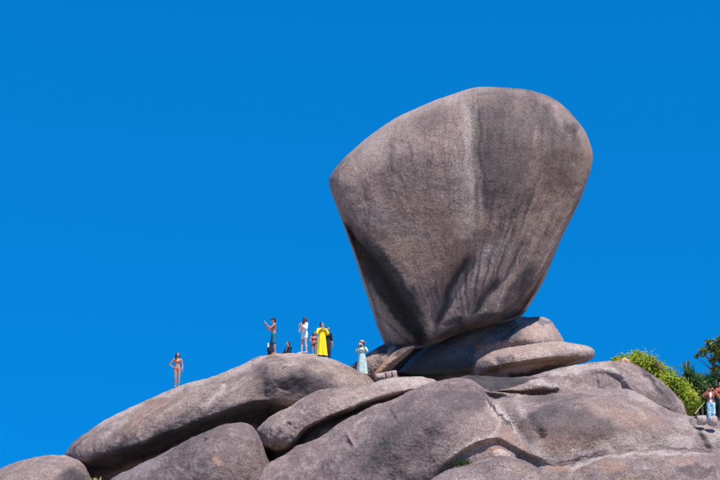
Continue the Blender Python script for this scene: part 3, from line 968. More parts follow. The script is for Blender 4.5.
# green tuft in the hollow, pale leaf at lower left
def tuft(name, label, px, py, D, n, L, w, mat, spread, seed, cat='plant'):
    r = np.random.RandomState(seed)
    c = Vector(P(px, py, D))
    V, F, T = [], [], []
    for j in range(n):
        az = r.rand() * 6.283
        el = r.uniform(.5, 1.4)
        d = Vector((math.cos(az) * math.cos(el), math.sin(az) * math.cos(el), math.sin(el)))
        side = d.cross(Vector((0, .3, 1))).normalized()
        o_ = c + Vector((r.uniform(-spread, spread), r.uniform(-.1, .1), spread * .3 * r.rand()))
        l = L * r.uniform(.6, 1)
        b = len(V)
        for t in (0, .35, .7, 1):
            ww = w * (math.sin(math.pi * (t * .8 + .12)) ** .8) * (1 if t < 1 else .15)
            p = o_ + d * l * t - Vector((0, 0, l * .25 * t * t))
            V += [p + side * ww, p - side * ww]
            T += [float(np.clip(.5 + .3 * r.randn(), 0, 1))] * 2
        for q in range(3):
            F.append((b + 2 * q, b + 2 * q + 1, b + 2 * q + 3, b + 2 * q + 2))
    o = mesh_obj(name, [tuple(v) for v in V], F, mat, loc=tuple(c), attrs={'tone': np.array(T)})
    return tag(o, label, cat)


tuft('plant_tuft', 'small bright green leafy tuft growing in the hollow of the central outcrop', 462, 466, 88.2, 60, .26, .035, M_green, .35, 4)
tuft('plant_tuft', 'tiny pale yellow pointed leaves between two boulders at the lower left corner', 96, 484, 96.0, 16, .5, .07, leaf_mat('pale_leaves', (.3, .26, .06), (.55, .5, .2), (.7, .6, .35)), .18, 9)

# ------------------------------------------------------------------ people: one continuous surface from blended tapered limbs
def seg_field(p, a, b, ra, rb):
    a, b = np.array(a, float), np.array(b, float)
    d = b - a
    t = np.clip(((p - a) @ d) / (d @ d + 1e-12), 0, 1)
    return np.linalg.norm(p - a - t[..., None] * d, axis=-1) - (ra + (rb - ra) * t)


def ell_field(p, c, r, rot=None):
    q = p - np.array(c, float)
    if rot is not None:
        q = q @ rot
    r = np.array(r, float)
    k0 = np.linalg.norm(q / r, axis=-1)
    k1 = np.linalg.norm(q / (r * r), axis=-1) + 1e-9
    return k0 * (k0 - 1) / k1


def sdf_mesh(prims, h, clip=None, post=None):
    """prims: (kind, data..., blend, sign)"""
    lo, hi = np.full(3, 1e9), np.full(3, -1e9)
    bb = []
    for q in prims:
        if q[0] == 'c':
            a, b = np.array(q[1]), np.array(q[2])
            r = max(q[3], q[4])
            l, u = np.minimum(a, b) - r, np.maximum(a, b) + r
        else:
            r = max(q[2])
            l, u = np.array(q[1]) - r, np.array(q[1]) + r
        bb.append((l, u))
        if q[-1] > 0:
            lo, hi = np.minimum(lo, l), np.maximum(hi, u)
    lo -= 3 * h
    hi += 3 * h
    n = np.ceil((hi - lo) / h).astype(int) + 1
    ax = [lo[i] + h * np.arange(n[i]) for i in range(3)]
    Fd = np.full(n, .12)
    for q, (l, u) in zip(prims, bb):
        k, sg = q[-2], q[-1]
        m = k + 2 * h
        i0 = np.clip(((l - m - lo) / h).astype(int), 0, n - 1)
        i1 = np.clip(((u + m - lo) / h).astype(int) + 2, 1, n)
        sl = tuple(slice(i0[i], i1[i]) for i in range(3))
        G = np.stack(np.meshgrid(*[ax[i][sl[i]] for i in range(3)], indexing='ij'), -1)
        d = seg_field(G, *q[1:5]) if q[0] == 'c' else ell_field(G, q[1], q[2], q[3])
        cur = Fd[sl]
        if sg > 0:
            Fd[sl] = smin(cur, d, k) if k > 0 else np.minimum(cur, d)
        else:
            Fd[sl] = -smin(-cur, d, max(k, 1e-4))
    if clip is not None:
        G = np.stack(np.meshgrid(*ax, indexing='ij'), -1)
        Fd = np.maximum(Fd, clip(G))
    # surface nets
    s = Fd < 0
    c = np.zeros(tuple(n - 1), int)
    for dx in (0, 1):
        for dy in (0, 1):
            for dz in (0, 1):
                c += s[dx:n[0] - 1 + dx, dy:n[1] - 1 + dy, dz:n[2] - 1 + dz]
    act = np.argwhere((c > 0) & (c < 8))
    idx = np.full(tuple(n - 1), -1)
    idx[act[:, 0], act[:, 1], act[:, 2]] = np.arange(len(act))
    acc = np.zeros((len(act), 3))
    cnt = np.zeros(len(act))
    cor = [(x, y, z) for x in (0, 1) for y in (0, 1) for z in (0, 1)]
    for a_ in cor:
        for b_ in cor:
            if sum(abs(a_[i] - b_[i]) for i in range(3)) == 1 and a_ < b_:
                va = Fd[act[:, 0] + a_[0], act[:, 1] + a_[1], act[:, 2] + a_[2]]
                vb = Fd[act[:, 0] + b_[0], act[:, 1] + b_[1], act[:, 2] + b_[2]]
                m = (va < 0) != (vb < 0)
                t = np.where(m, va / np.where(m, va - vb, 1), 0)
                pt = np.array(a_) + t[:, None] * (np.array(b_) - np.array(a_))
                acc += pt * m[:, None]
                cnt += m
    V = lo + h * (act + acc / np.maximum(cnt, 1)[:, None])
    F = []
    for axn in range(3):
        o1, o2 = [i for i in range(3) if i != axn]
        A = s.take(range(n[axn] - 1), axn)
        B = s.take(range(1, n[axn]), axn)
        e = np.argwhere(A != B)
        e = e[(e[:, o1] > 0) & (e[:, o2] > 0) & (e[:, o1] < n[o1] - 1) & (e[:, o2] < n[o2] - 1)]
        ins = A[e[:, 0], e[:, 1], e[:, 2]]
        q = []
        for da, db in ((0, 0), (1, 0), (1, 1), (0, 1)):
            f = e.copy()
            f[:, o1] -= 1 - da
            f[:, o2] -= 1 - db
            q.append(idx[f[:, 0], f[:, 1], f[:, 2]])
        q = np.stack(q, 1)
        flip = ins if axn != 1 else ~ins
        q = np.where(flip[:, None], q, q[:, ::-1])
        F.append(q)
    F = np.concatenate(F)
    F = F[(F >= 0).all(1)]
    return V, F


def A3(x, y, z):
    return np.array([x, y, z], float)


def c_(a, b, ra, rb, k=.03, s=1):
    return ('c', a, b, ra, rb, k, s)


def e_(c, r, k=.03, s=1, rot=None):
    return ('e', c, r, rot, k, s)


def hand(wr, d, pn, side, grip=.5):
    """wrist, direction of the palm, palm normal (towards which the fingers curl)"""
    d = d / np.linalg.norm(d)
    pn = pn - d * (pn @ d)
    pn /= np.linalg.norm(pn)
    sd = np.cross(d, pn) * side
    out = []
    for k in (-.028, -.009, .010, .028):
        out.append(c_(wr + sd * k * .5, wr + d * .085 + sd * k, .015, .012, .015))
    for k, L in ((-.030, .85), (-.010, 1.0), (.010, .96), (.030, .76)):
        b = wr + d * .085 + sd * k
        a1, a2 = grip * .9, grip * 2.0
        m = b + (d * math.cos(a1) + pn * math.sin(a1)) * .042 * L
        t = m + (d * math.cos(a2) + pn * math.sin(a2)) * .038 * L
        out += [c_(b, m, .0105, .0095, .004), c_(m, t, .0095, .0075, .004)]
    b = wr + d * .03 - sd * .028
    m = b + d * .03 - sd * .026 + pn * .015
    out += [c_(b, m, .014, .011, .008), c_(m, m + d * .028 + pn * .014 * (1 + grip), .011, .008, .004)]
    return out


def person(label, loc, rz, H=1.7, female=True, skin='tan', joints=None, arms=None, head=(0, 0), clothes=(), hair=None, hats=(), gadgets=(), seated=False, group='tourists on the rocks'):
    """local frame: faces +y, left hand side is -x seen from behind; arms: {side: (elbow, wrist, dir, palm normal, grip)}"""
    sh = .165 if female else .19
    hipw = .088 if female else .085
    J = dict(hip=[A3(-hipw, 0, .90), A3(hipw, 0, .90)], knee=[A3(-.095, .015, .49), A3(.095, .015, .49)], ank=[A3(-.095, -.015, .085), A3(.095, -.015, .085)],
             toe=[A3(-.115, .15, .028), A3(.115, .15, .028)])
    J.update(joints or {})
    bs = []
    pel = (J['hip'][0] + J['hip'][1]) / 2
    up = pel - A3(0, 0, .90)
    g = 1.0 if female else 1.08
    bs += [e_(A3(0, -.01, .94) + up, (.155 if female else .145, .108, .115), .04), e_(A3(0, -.035, .90) + up, (.13, .10, .10), .05),
           e_(A3(0, 0, 1.08) + up, (.115 * g, .085 * g, .15), .06), e_(A3(0, 0, 1.26) + up, (.135 * g, .095 * g, .16), .05),
           c_(A3(-sh + .03, -.01, 1.385) + up, A3(sh - .03, -.01, 1.385) + up, .052, .052, .05),
           c_(A3(0, -.01, 1.38) + up, A3(0, .012, 1.53) + up, .062, .050, .04)]
    if female:
        bs += [e_(A3(-.062, .075, 1.27) + up, (.058, .055, .058), .025), e_(A3(.062, .075, 1.27) + up, (.058, .055, .058), .025)]
    for i in (0, 1):
        h_, k_, a_, t_ = J['hip'][i], J['knee'][i], J['ank'][i], J['toe'][i]
        f = 1.0 if female else 1.02
        bs += [c_(h_, k_, .088 * f, .052, .03), c_(k_, a_, .051, .034, .002), e_(k_ * .68 + a_ * .32 + A3(0, -.018, 0), (.05, .052, .12), .03),
               c_(a_, a_ + A3(0, -.03, -.045), .036, .030, .02), c_(a_ + A3(0, -.01, -.04), t_, .034, .026, .03), c_(t_, t_ + A3(0, .045, -.004), .028, .020, .02)]
    yaw, pit = head
    hr = np.array(Matrix.Rotation(yaw, 3, 'Z') @ Matrix.Rotation(pit, 3, 'X'))
    hb = A3(0, .008, 1.485) + up

    def hp(x, y, z):
        return hb + hr @ A3(x, y, z) * 1.07
    hs_ = [e_(hp(0, .005, .125), (.073, .090, .098), .02, rot=hr), e_(hp(0, .035, .065), (.052, .052, .058), .03, rot=hr), e_(hp(0, .05, .035), (.026, .028, .022), .02, rot=hr),
           c_(hp(0, .092, .115), hp(0, .112, .078), .009, .014, .012), e_(hp(-.074, .0, .095), (.010, .018, .030), .008, rot=hr), e_(hp(.074, .0, .095), (.010, .018, .030), .008, rot=hr),
           e_(hp(-.030, .092, .112), (.017, .012, .011), .010, -1, hr), e_(hp(.030, .092, .112), (.017, .012, .011), .010, -1, hr), c_(hp(-.02, .088, .050), hp(.02, .088, .050), .007, .007, .008)]
    bs += hs_
    A = arms or {}
    for i, sd in ((0, -1), (1, 1)):
        S = A3(sd * (sh + .012), -.01, 1.375) + up
        el, wr, d, pn, gr = A.get(i, (A3(sd * .235, -.03, 1.10) + up, A3(sd * .25, .02, .86) + up, A3(0, .1, -1), A3(-sd, 0, 0), .35))
        el, wr = A3(*el), A3(*wr)
        J.setdefault('S', [None, None])[i] = S
        J.setdefault('E', [None, None])[i] = el
        J.setdefault('W', [None, None])[i] = wr
        f = 1.0 if female else 1.2
        bs += [c_(S, el, .049 * f, .036 * f, .03), c_(el, wr, .0355 * f, .025, .002)]
        bs += hand(wr, A3(*d), A3(*pn), sd, gr)
    sc = H / 1.72
    root = empty('person', tuple(loc), rz)
    root.scale = (1, 1, 1)
    tag(root, label, 'person', group)

    def add(name, prims, mat, h=.012, clip=None, parent=None, lab=None):
        V, F = sdf_mesh(prims, h, clip)
        o = mesh_obj(name, V * sc, F, mat)
        o.parent = parent or root
        if lab:
            o['label'] = lab
        return o
    body = add('body', bs, SKIN[skin], .009)
    for i in (-1, 1):
        V, F = sdf_mesh([e_(hp(.030 * i, .083, .112), (.012, .010, .008), 0, rot=hr)], .004)
        mesh_obj('eye', V * sc, F, M_eye).parent = root
    V, F = sdf_mesh([c_(hp(-.018, .095, .050), hp(.018, .095, .050), .0055, .0055, 0)], .004)
    mesh_obj('mouth', V * sc, F, M_lip).parent = root
    ctx = dict(J=J, up=up, hp=hp, hr=hr, bs=bs, add=add, sh=sh, sc=sc, root=root)
    if hair:
        hair(ctx)
    for f in clothes:
        f(ctx)
    for f in gadgets:
        f(ctx)
    return root


SKIN = {'pale': plain_mat('pale_skin', (.62, .40, .31), .55, (.58, .36, .28), 8), 'tan': plain_mat('tan_skin', (.48, .25, .16), .5, (.43, .22, .14), 8),
        'brown': plain_mat('sunburnt_skin', (.52, .20, .12), .5, (.46, .18, .11), 8)}
M_eye = plain_mat('eye_dark', (.02, .015, .012), .2)
M_lip = plain_mat('lips', (.38, .10, .09), .5)
M_hair = plain_mat('dark_hair', (.018, .012, .010), .45, (.035, .02, .015), 40)
M_hairb = plain_mat('brown_hair', (.07, .025, .02), .45, (.11, .04, .03), 40)
M_coral = plain_mat('coral_swimwear', (.62, .10, .05), .6)
M_teal = plain_mat('teal_shorts', (.01, .20, .27), .8, (.01, .13, .2), 12)
M_navy = plain_mat('navy_cloth', (.012, .014, .03), .8)
M_white = plain_mat('white_cloth', (.80, .78, .80), .85, (.72, .70, .74), 10)
M_yellow = plain_mat('yellow_cloth', (.92, .72, .01), .7, (.88, .62, .0), 7)
M_mint = plain_mat('pale_green_cloth', (.55, .68, .60), .8, (.40, .52, .48), 9)
M_straw = plain_mat('straw', (.62, .46, .26), .9, (.5, .36, .2), 30)
M_black = plain_mat('black_plastic', (.012, .012, .014), .35)
M_capm = plain_mat('dark_cap', (.02, .025, .05), .8)
M_shirt = plain_mat('terracotta_shirt', (.42, .12, .07), .85, (.34, .09, .06), 9)
M_wht2 = plain_mat('pale_plastic', (.75, .78, .82), .4)
M_print = plain_mat('blue_print_cloth', (.03, .26, .42), .8, (.62, .78, .82), 22)


def hair_cap(mat, length=0.0, side=0, bun=False, vol=1.0):
    def f(x):
        hp, hr = x['hp'], x['hr']
        pr = [e_(hp(0, -.012, .138), (.083, .094, .098), .01, rot=hr), e_(hp(0, -.045, .095), (.078, .06, .09), .02, rot=hr)]
        cut = [e_(hp(0, .085, .075), (.062, .075, .078), .01, -1, hr)]
        if length:
            lo = length
            for sx, w in ((-.055, .035), (.0, .045), (.055, .035)):
                pr.append(c_(hp(sx, -.05, .08), hp(sx * 1.1 + side * .04, -.075, .05 - lo), w * vol, w * .75 * vol, .03))
            pr += [c_(hp(-.072, -.005, .10), hp(-.078, .015, .02 - lo * .6), .024 * vol ** 2, .018 * vol ** 2, .02), c_(hp(.072, -.005, .10), hp(.078, .015, .02 - lo * .6), .024 * vol ** 2, .018 * vol ** 2, .02)]
        if bun:
            pr.append(e_(hp(0, -.10, .17), (.04, .04, .04), .01))
        x['add']('hair', pr + cut, mat, .011)
    return f


def grow(prims, t):
    out = []
    for q in prims:
        if q[0] == 'c':
            out.append(('c', q[1], q[2], q[3] + t, q[4] + t, q[5], q[6]))
        else:
            out.append(('e', q[1], tuple(np.array(q[2]) + t), q[3], q[4], q[5]))
    return out


def zclip(z0, z1, xr=9):
    return lambda G: np.maximum(np.maximum(z0 - G[..., 2], G[..., 2] - z1), np.abs(G[..., 0]) - xr)


def wear(name, mat, idx, t, z0, z1, legs=0, sleeves=0, extra=(), lab=None, xr=9):
    """idx torso prims grown by t; legs/sleeves = fraction covered"""
    def f(x):
        J, up = x['J'], x['up']
        nt = 8 if len(x['bs'][6][2]) == 3 and x['bs'][6][0] == 'e' else 6
        pr = grow([q for q in x['bs'][:nt] if q[0] != 'x'], t)
        pr = pr[:5] + pr[6:]
        for i in (0, 1):
            if legs:
                h_, k_, a_ = J['hip'][i], J['knee'][i], J['ank'][i]
                if legs <= 1:
                    pr.append(c_(h_, h_ + (k_ - h_) * legs, .10 + t * .3, .085 + t, .03))
                else:
                    pr += [c_(h_, k_, .10 + t * .3, .072 + t, .03), c_(k_, k_ + (a_ - k_) * (legs - 1), .070 + t, .062 + t, .03)]
            if sleeves:
                S, E, W = J['S'][i], J['E'][i], J['W'][i]
                if sleeves <= 1:
                    pr.append(c_(S, S + (E - S) * sleeves, .058 + t * .5, .055 + t, .03))
                else:
                    pr += [c_(S, E, .058 + t * .5, .050 + t, .03), c_(E, E + (W - E) * (sleeves - 1), .050 + t, .042 + t, .03)]
        pr += list(extra)
        zz = zclip(z0 + up[2], z1 + up[2], xr)
        x['add'](name, pr, mat, .012, zz, lab=lab)
    return f


def skirt(name, mat, z_top, z_bot, r_top, r_bot, folds=7, depth=.03, cy=0.0, lab=None):
    def f(x):
        up, sc = x['up'], x['sc']
        n, m = 72, 26
        V, F = [], []
        for s_ in (0, 1):
            for j in range(m):
                t = j / (m - 1)
                z = z_top + (z_bot - z_top) * t
                r = r_top + (r_bot - r_top) * t ** 1.1
                for i in range(n):
                    a = 2 * math.pi * i / n
                    rr = r * (1 + depth / r * t * math.sin(folds * a + 1.3 * math.sin(2 * a)) + .012 / r * t * math.sin(13 * a + 4 * t)) - s_ * .006
                    V.append(((rr * math.cos(a) + up[0]) * sc, (rr * .74 * math.sin(a) + cy + up[1]) * sc, (z + up[2]) * sc))
        for s_ in (0, 1):
            for j in range(m - 1):
                for i in range(n):
                    q = (s_ * n * m + j * n + i, s_ * n * m + j * n + (i + 1) % n, s_ * n * m + (j + 1) * n + (i + 1) % n, s_ * n * m + (j + 1) * n + i)
                    F.append(q if s_ else q[::-1])
        for j in (0, m - 1):
            for i in range(n):
                F.append((j * n + i, j * n + (i + 1) % n, n * m + j * n + (i + 1) % n, n * m + j * n + i))
        o = mesh_obj(name, V, F, mat)
        o.parent = x['root']
    return f


def box_at(name, mat, fn, size, lab=None):
    """small rounded box; fn(ctx) -> centre, x axis, y axis"""
    def f(x):
        c, ax, ay = fn(x)
        ax = np.array(ax, float) / np.linalg.norm(ax)
        ay = np.array(ay, float) - ax * (ax @ np.array(ay, float))
        ay /= np.linalg.norm(ay)
        az = np.cross(ax, ay)
        sx, sy, sz = [s / 2 for s in size]
        V, F = [], []
        b = min(sx, sy, sz) * .5
        for k, (zz, ins) in enumerate(((-sz, b), (-sz + b, 0), (sz - b, 0), (sz, b))):
            ring = []
            for cx_, cy_ in ((-1, -1), (1, -1), (1, 1), (-1, 1)):
                for u, v in (((1, .0), (.0, 1)) if cx_ * cy_ > 0 else ((.0, 1), (1, .0))):
                    px_ = cx_ * (sx - ins - b * (1 - u))
                    py_ = cy_ * (sy - ins - b * (1 - v))
                    ring.append(c + ax * px_ + ay * py_ + az * zz)
            V += ring
        for k in range(3):
            for i in range(8):
                F.append((k * 8 + i, k * 8 + (i + 1) % 8, k * 8 + 8 + (i + 1) % 8, k * 8 + 8 + i))
        for base in (0, 24):
            for i in (1, 3, 5):
                F.append((base, base + i, base + i + 1, base + (i + 2) % 8 if i < 5 else base + 7))
        rt = x['root']
        m = Matrix.Translation(rt.location) @ Matrix.Rotation(rt.rotation_euler.z, 4, 'Z')
        W = [tuple(m @ (Vector(v) * x['sc'])) for v in V]
        o = mesh_obj(name, W, F, mat, loc=tuple(m @ (Vector(c) * x['sc'])), flat=True)
        tag(o, lab, name)
    return f


def swim(mat):
    def f(x):
        up = x['up']
        bs = x['bs']
        pr = grow([bs[0], bs[1]], .007)
        x['add']('bikini_bottom', pr, mat, .009, lambda G: np.maximum(np.abs(G[..., 2] - .915 - up[2]) - .075, np.abs(G[..., 0]) * .9 - (G[..., 2] - .80 - up[2]) * 1.1))
        pr = [e_(A3(-.062, .080, 1.27) + up, (.062, .058, .058), .004), e_(A3(.062, .080, 1.27) + up, (.062, .058, .058), .004)]
        b = grow([bs[3]], .006)
        x['add']('bikini_top', pr, mat, .008, lambda G: np.abs(G[..., 2] - 1.262 - up[2]) - .05)
        x['add']('bikini_strap', b, mat, .007, lambda G: np.abs(G[..., 2] - 1.235 - up[2]) - .012)
    return f


def on_rock(key, px, py, D, sink=.02):
    p = P(px, py, D)
    hit = BVH[key].ray_cast(Vector((p[0], p[1], p[2] + 3)), Vector((0, 0, -1)))
    if hit[0] is None or abs(hit[0].z - p[2]) > .8:
        return Vector(p) - Vector((0, 0, sink))
    return hit[0] - Vector((0, 0, sink))


PI = math.pi
# 1 woman in coral bikini, alone on the left slope, hand on hip
person('long-haired woman in a coral bikini, hand on hip, standing alone on the left slope', on_rock('left', 177, 387, 100.1), PI + .1, 1.66, True, 'tan',
       arms={1: ((.36, -.07, 1.14), (.19, .04, .99), (-.5, .3, -.4), (-1, 0, -.2), .5), 0: ((-.245, -.04, 1.11), (-.24, .06, .90), (0, .2, -1), (1, 0, 0), .4)},
       joints=dict(ank=[A3(-.075, -.015, .085), A3(.07, -.015, .085)], knee=[A3(-.085, .02, .49), A3(.08, .03, .49)]),
       head=(.35, 0), clothes=[swim(M_coral)], hair=hair_cap(M_hair, .30, vol=1.35))

# 2 shirtless man with phone, facing left
FL = PI / 2 + .25      # facing the left of the picture
person('shirtless man in dark cap and teal shorts photographing with a raised phone', on_rock('left', 273.5, 355.5, 100.1), FL, 1.72, False, 'brown',
       arms={0: ((-.20, .20, 1.20), (-.05, .34, 1.38), (.1, .3, .9), (.6, .6, 0), .7), 1: ((.20, .20, 1.18), (.05, .34, 1.36), (-.1, .3, .9), (-.6, .6, 0), .7)},
       joints=dict(ank=[A3(-.10, -.06, .085), A3(.10, .08, .085)], knee=[A3(-.10, .0, .49), A3(.10, .07, .49)], toe=[A3(-.12, .10, .028), A3(.12, .24, .028)]),
       clothes=[wear('shorts', M_teal, None, .012, .0, 1.0, legs=.85)], hair=hair_cap(M_hair, 0),
       gadgets=[lambda x: x['add']('cap', [e_(x['hp'](0, -.005, .165), (.088, .100, .072), .01, rot=x['hr']), e_(x['hp'](0, .12, .150), (.065, .07, .010), .01, rot=x['hr'])], M_capm, .008,
                                   lambda G: (x['hp'](0, 0, .135)[2] - G[..., 2])),
                box_at('phone', M_wht2, lambda x: (A3(0, .42, 1.49), (1, 0, .0), (0, .25, 1)), (.085, .17, .012), 'pale phone held up by the shirtless man in the cap')])
# 3 seated man in navy jacket
person('dark-haired man in navy jacket over white shirt, sitting low behind the crest', on_rock('left', 288, 354, 100.6) + Vector((0, .2, -.62)), FL + .25, 1.72, False, 'tan',
       joints=dict(hip=[A3(-.085, 0, .50), A3(.085, 0, .50)], knee=[A3(-.11, .42, .62), A3(.11, .42, .62)], ank=[A3(-.1, .50, .2), A3(.1, .50, .2)], toe=[A3(-.12, .65, .15), A3(.12, .65, .15)]),
       arms={0: ((-.26, .10, .74), (-.10, .33, .72), (.5, .7, 0), (0, 0, -1), .5), 1: ((.26, .10, .74), (.10, .33, .72), (-.5, .7, 0), (0, 0, -1), .5)},
       head=(.2, 0), hair=hair_cap(M_hair, 0),
       clothes=[wear('shirt', M_white, None, .010, .9, 1.46, sleeves=1.0), lambda x: x['add']('jacket', grow(x['bs'][:5], .03) + [c_(x['J']['S'][i], x['J']['E'][i], .078, .066, .03) for i in (0, 1)] + [c_(x['J']['E'][i], x['J']['W'][i], .064, .05, .03) for i in (0, 1)],
                                                                                     M_navy, .012, lambda G: np.maximum(np.maximum(G[..., 2] - 1.475 - x['up'][2], .93 + x['up'][2] - G[..., 2]), .055 - np.maximum(np.abs(G[..., 0]), .06 - G[..., 1]) )),
                wear('trousers', M_navy, None, .012, -.6, .98, legs=1.95)])
# 4 woman in white romper, arms raised to her face
person('tall woman in a short white outfit with dark red-brown hair, hands at her face', on_rock('left', 304.5, 353.6, 100.1), PI / 2 + .55, 1.72, True, 'pale',
       arms={0: ((-.30, .10, 1.12), (-.10, .24, 1.30), (.3, .1, .9), (0, -1, 0), .8), 1: ((.28, .08, 1.10), (.09, .24, 1.28), (-.3, .1, .9), (0, -1, 0), .8)},
       joints=dict(ank=[A3(-.11, -.04, .085), A3(.10, .10, .085)], knee=[A3(-.10, .0, .49), A3(.10, .08, .49)], toe=[A3(-.13, .12, .028), A3(.12, .26, .028)]),
       head=(-1.6, 0), clothes=[wear('romper', M_white, None, .016, .6, 1.44, legs=.35, sleeves=1.35)], hair=hair_cap(M_hairb, .16))
# 5 shorter one in bikini
person('short girl with dark hair and dark pink bikini between the white and yellow outfits', on_rock('left', 313.8, 354.2, 100.5) + Vector((0, .25, -.12)), PI + .15, 1.32, True, 'brown',
       arms={0: ((-.25, .03, 1.12), (-.10, .16, 1.05), (.8, .3, 0), (0, -1, 0), .6), 1: ((.25, .03, 1.12), (.12, .15, 1.03), (-.8, .3, 0), (0, -1, 0), .6)},
       clothes=[swim(plain_mat('dark_pink_swimwear', (.38, .05, .08), .6))], hair=hair_cap(M_hair, .16))
# 6 yellow dress
person('woman in a long bright yellow dress with wide sleeves, hands together at her chin', on_rock('left', 322, 356.2, 99.9), PI + .25, 1.60, True, 'tan',
       arms={0: ((-.27, .08, 1.16), (-.06, .20, 1.38), (.5, .1, .75), (0, -1, 0), .8), 1: ((.27, .08, 1.16), (.05, .20, 1.36), (-.5, .1, .75), (0, -1, 0), .8)},
       head=(.75, .15), hair=hair_cap(M_hair, 0, bun=True),
       clothes=[wear('dress_top', M_yellow, None, .022, .95, 1.42, sleeves=.95, extra=[c_(A3(-.20, 0, 1.36), A3(-.26, .04, 1.15), .068, .078, .03), c_(A3(.20, 0, 1.36), A3(.26, .04, 1.15), .068, .078, .03)]),
                skirt('dress_skirt', M_yellow, 1.30, .06, .165, .235, 8, .045)])
# 7 person behind yellow dress
person('dark-clad person half hidden behind the woman in yellow', on_rock('left', 327.5, 357.6, 100.6) + Vector((0, .25, -.03)), PI + .5, 1.62, True, 'tan',
       hair=hair_cap(M_hair, 0), clothes=[wear('top', M_navy, None, .012, .95, 1.44, sleeves=1.0), wear('trousers', plain_mat('dark_grey_cloth', (.04, .035, .04), .8), None, .010, .0, 1.0, legs=1.6)])
# 8 hat woman
person('woman in straw sun hat and long pale green dress beside the pinkish sloping rock', Vector(P(362, 375.5, 101.0)), PI - .15, 1.62, True, 'tan',
       arms={0: ((-.27, .08, 1.16), (-.09, .26, 1.40), (.2, .3, .9), (.5, -.5, 0), .8), 1: ((.27, .08, 1.16), (.12, .26, 1.42), (-.1, .3, .9), (-.5, -.5, 0), .8)},
       head=(-.3, 0), hair=hair_cap(M_hair, .12),
       clothes=[wear('dress_top', M_mint, None, .016, .95, 1.43, sleeves=.8), skirt('dress_skirt', M_mint, 1.14, .08, .175, .25, 6, .04),
                lambda x: x['add']('belt', grow([x['bs'][2]], .03), M_straw, .010, lambda G: np.abs(G[..., 2] - 1.10 - x['up'][2]) - .02)],
       gadgets=[lambda x: x['add']('sun_hat', [e_(x['hp'](0, -.01, .155), (.21, .22, .020), .02, rot=x['hr']), e_(x['hp'](0, -.01, .20), (.092, .102, .085), .03, rot=x['hr'])], M_straw, .009),
                lambda x: x['add']('hat_band', [e_(x['hp'](0, -.01, .19), (.100, .110, .080), .01, rot=x['hr'])], M_black, .008, lambda G: np.abs(G[..., 2] - x['hp'](0, 0, .185)[2]) - .012),
                box_at('phone', M_wht2, lambda x: (A3(.02, .35, 1.52), (1, 0, .0), (0, .15, 1)), (.16, .08, .012), 'pale phone held sideways by the woman in the sun hat')])
# 9 photographer at the right edge
person('person in open terracotta shirt and blue print trousers taking a photo, right edge', on_rock('massif', 711.5, 420, 92.3), PI - .1, 1.66, False, 'brown',
       arms={0: ((-.34, .12, 1.24), (-.10, .30, 1.52), (.5, .2, .8), (.5, -.4, 0), .8), 1: ((.34, .12, 1.24), (.10, .30, 1.52), (-.5, .2, .8), (-.5, -.4, 0), .8)},
       hair=hair_cap(M_hair, 0),
       clothes=[wear('vest', M_white, None, .008, .9, 1.42), lambda x: x['add']('shirt', grow(x['bs'][:5], .026) + [c_(x['J']['S'][i], x['J']['S'][i] * .3 + x['J']['E'][i] * .7, .078, .074, .03) for i in (0, 1)], M_shirt, .012,
                                                                          lambda G: np.maximum(np.maximum(G[..., 2] - 1.46, .84 - G[..., 2]), .05 - np.maximum(np.abs(G[..., 0]), .04 - G[..., 1]))),
                wear('trousers', M_print, None, .022, .0, .98, legs=1.85)],
       gadgets=[box_at('camera', M_black, lambda x: (A3(0, .33, 1.60), (1, 0, 0), (0, 0, 1)), (.13, .085, .06), 'black camera at the eyes of the right-edge photographer')])


person('person in terracotta top and dark trousers, cut by the right frame edge behind the photographer', on_rock('massif', 721, 419.5, 92.9), PI + .5, 1.62, True, 'brown',
       arms={0: ((-.30, .08, 1.16), (-.12, .26, 1.40), (.3, .2, .8), (.5, -.4, 0), .8), 1: ((.27, .06, 1.12), (.2, .2, .95), (-.2, .3, -.8), (-1, 0, 0), .5)},
       hair=hair_cap(M_hairb, .12), clothes=[wear('top', M_shirt, None, .012, .95, 1.44, sleeves=.6), wear('trousers', M_navy, None, .012, .0, 1.0, legs=1.85)])


# ------------------------------------------------------------------ small things on the rock
def simple_thing(name, label, cat, build, loc, group=None):
    e = empty(name, tuple(loc))
    tag(e, label, cat, group)
    build(dict(sc=1.0, root=e, up=A3(0, 0, 0), add=None))
    return e


def sdf_part(name, prims, mat, h, parent, clip=None):
    V, F = sdf_mesh(prims, h, clip)
    o = mesh_obj(name, V, F, mat)
    o.parent = parent
    return o


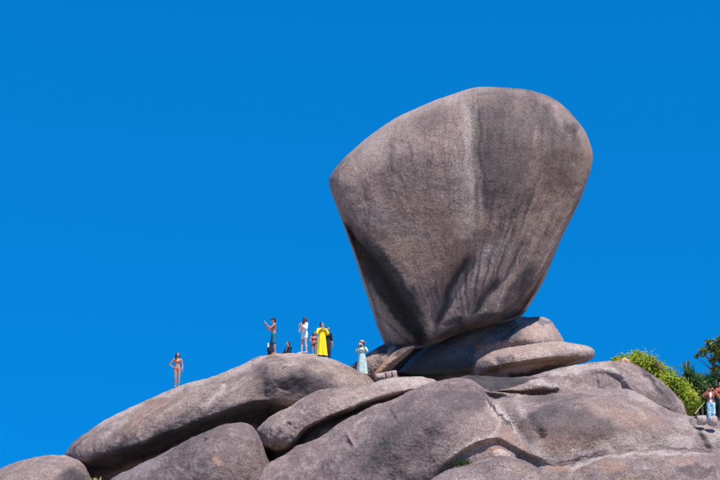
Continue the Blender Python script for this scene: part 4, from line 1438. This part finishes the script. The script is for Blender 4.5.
bag = empty('bag', tuple(on_rock('left', 270.3, 356.5, 100.0, .01)))
tag(bag, 'dark bag set down on the rock by the shirtless man', 'bag')
sdf_part('bag_body', [e_(A3(0, 0, .22), (.15, .10, .21), .02), e_(A3(0, -.07, .15), (.11, .06, .10), .03)], M_navy, .012, bag)
sdf_part('strap', [c_(A3(-.05, 0, .40), A3(-.04, 0, .47), .012, .012, .01), c_(A3(-.04, 0, .47), A3(.04, 0, .47), .012, .012, .01), c_(A3(.04, 0, .47), A3(.05, 0, .40), .012, .012, .01)], M_navy, .008, bag)
V, F = sdf_mesh([c_(A3(0, 0, .04), A3(0, 0, .14), .042, .042, .01), c_(A3(0, 0, .16), A3(0, 0, .21), .022, .022, .02)], .008)
btl = mesh_obj('bottle', V, F, M_wht2)
btl.location = bag.location + Vector((-.10, -.06, .32))
tag(btl, 'small white bottle on the dark bag beside the shirtless man', 'bottle')

M_conc = rock_mat('pale_block_stone', seed=31, base=(.40, .37, .36), base2=(.34, .32, .31), streak=0)
rock('b1', 'stone_block', 'left one of two low grey stone blocks at the feet of the right-edge photographer',
     [(697, 424), (696.8, 417), (698, 415.8), (705, 415.4), (706.5, 416.5), (706.6, 424), (701, 425)], 91.2, .3, (701.5, 420), M_conc, res=(60, 20, 6), p=.25, lump=.02, rough=.012, edge=1.5, cat='stone', mdist=.2)
rock('b2', 'stone_block', 'right one of two low grey stone blocks at the feet of the right-edge photographer',
     [(709, 425), (708.8, 417.6), (710, 416.5), (715.5, 416.2), (717.3, 417.5), (717.5, 425), (713, 426)], 91.0, .3, (713, 421), M_conc, res=(60, 20, 6), p=.25, lump=.02, rough=.012, edge=1.5, cat='stone', mdist=.2)
a_, b_ = P(695, 414, 93.2), P(704.5, 402.5, 93.6)
stick = tubes('stick', [([tuple(a_), tuple((a_ + b_) / 2 + A3(0, 0, .02)), tuple(b_)], [.022, .018, .012])], plain_mat('dry_wood', (.55, .46, .30), .8), None, (0, 0, 0))
tag(stick, 'thin pale stick leaning beside the photographer at the right edge', 'stick')
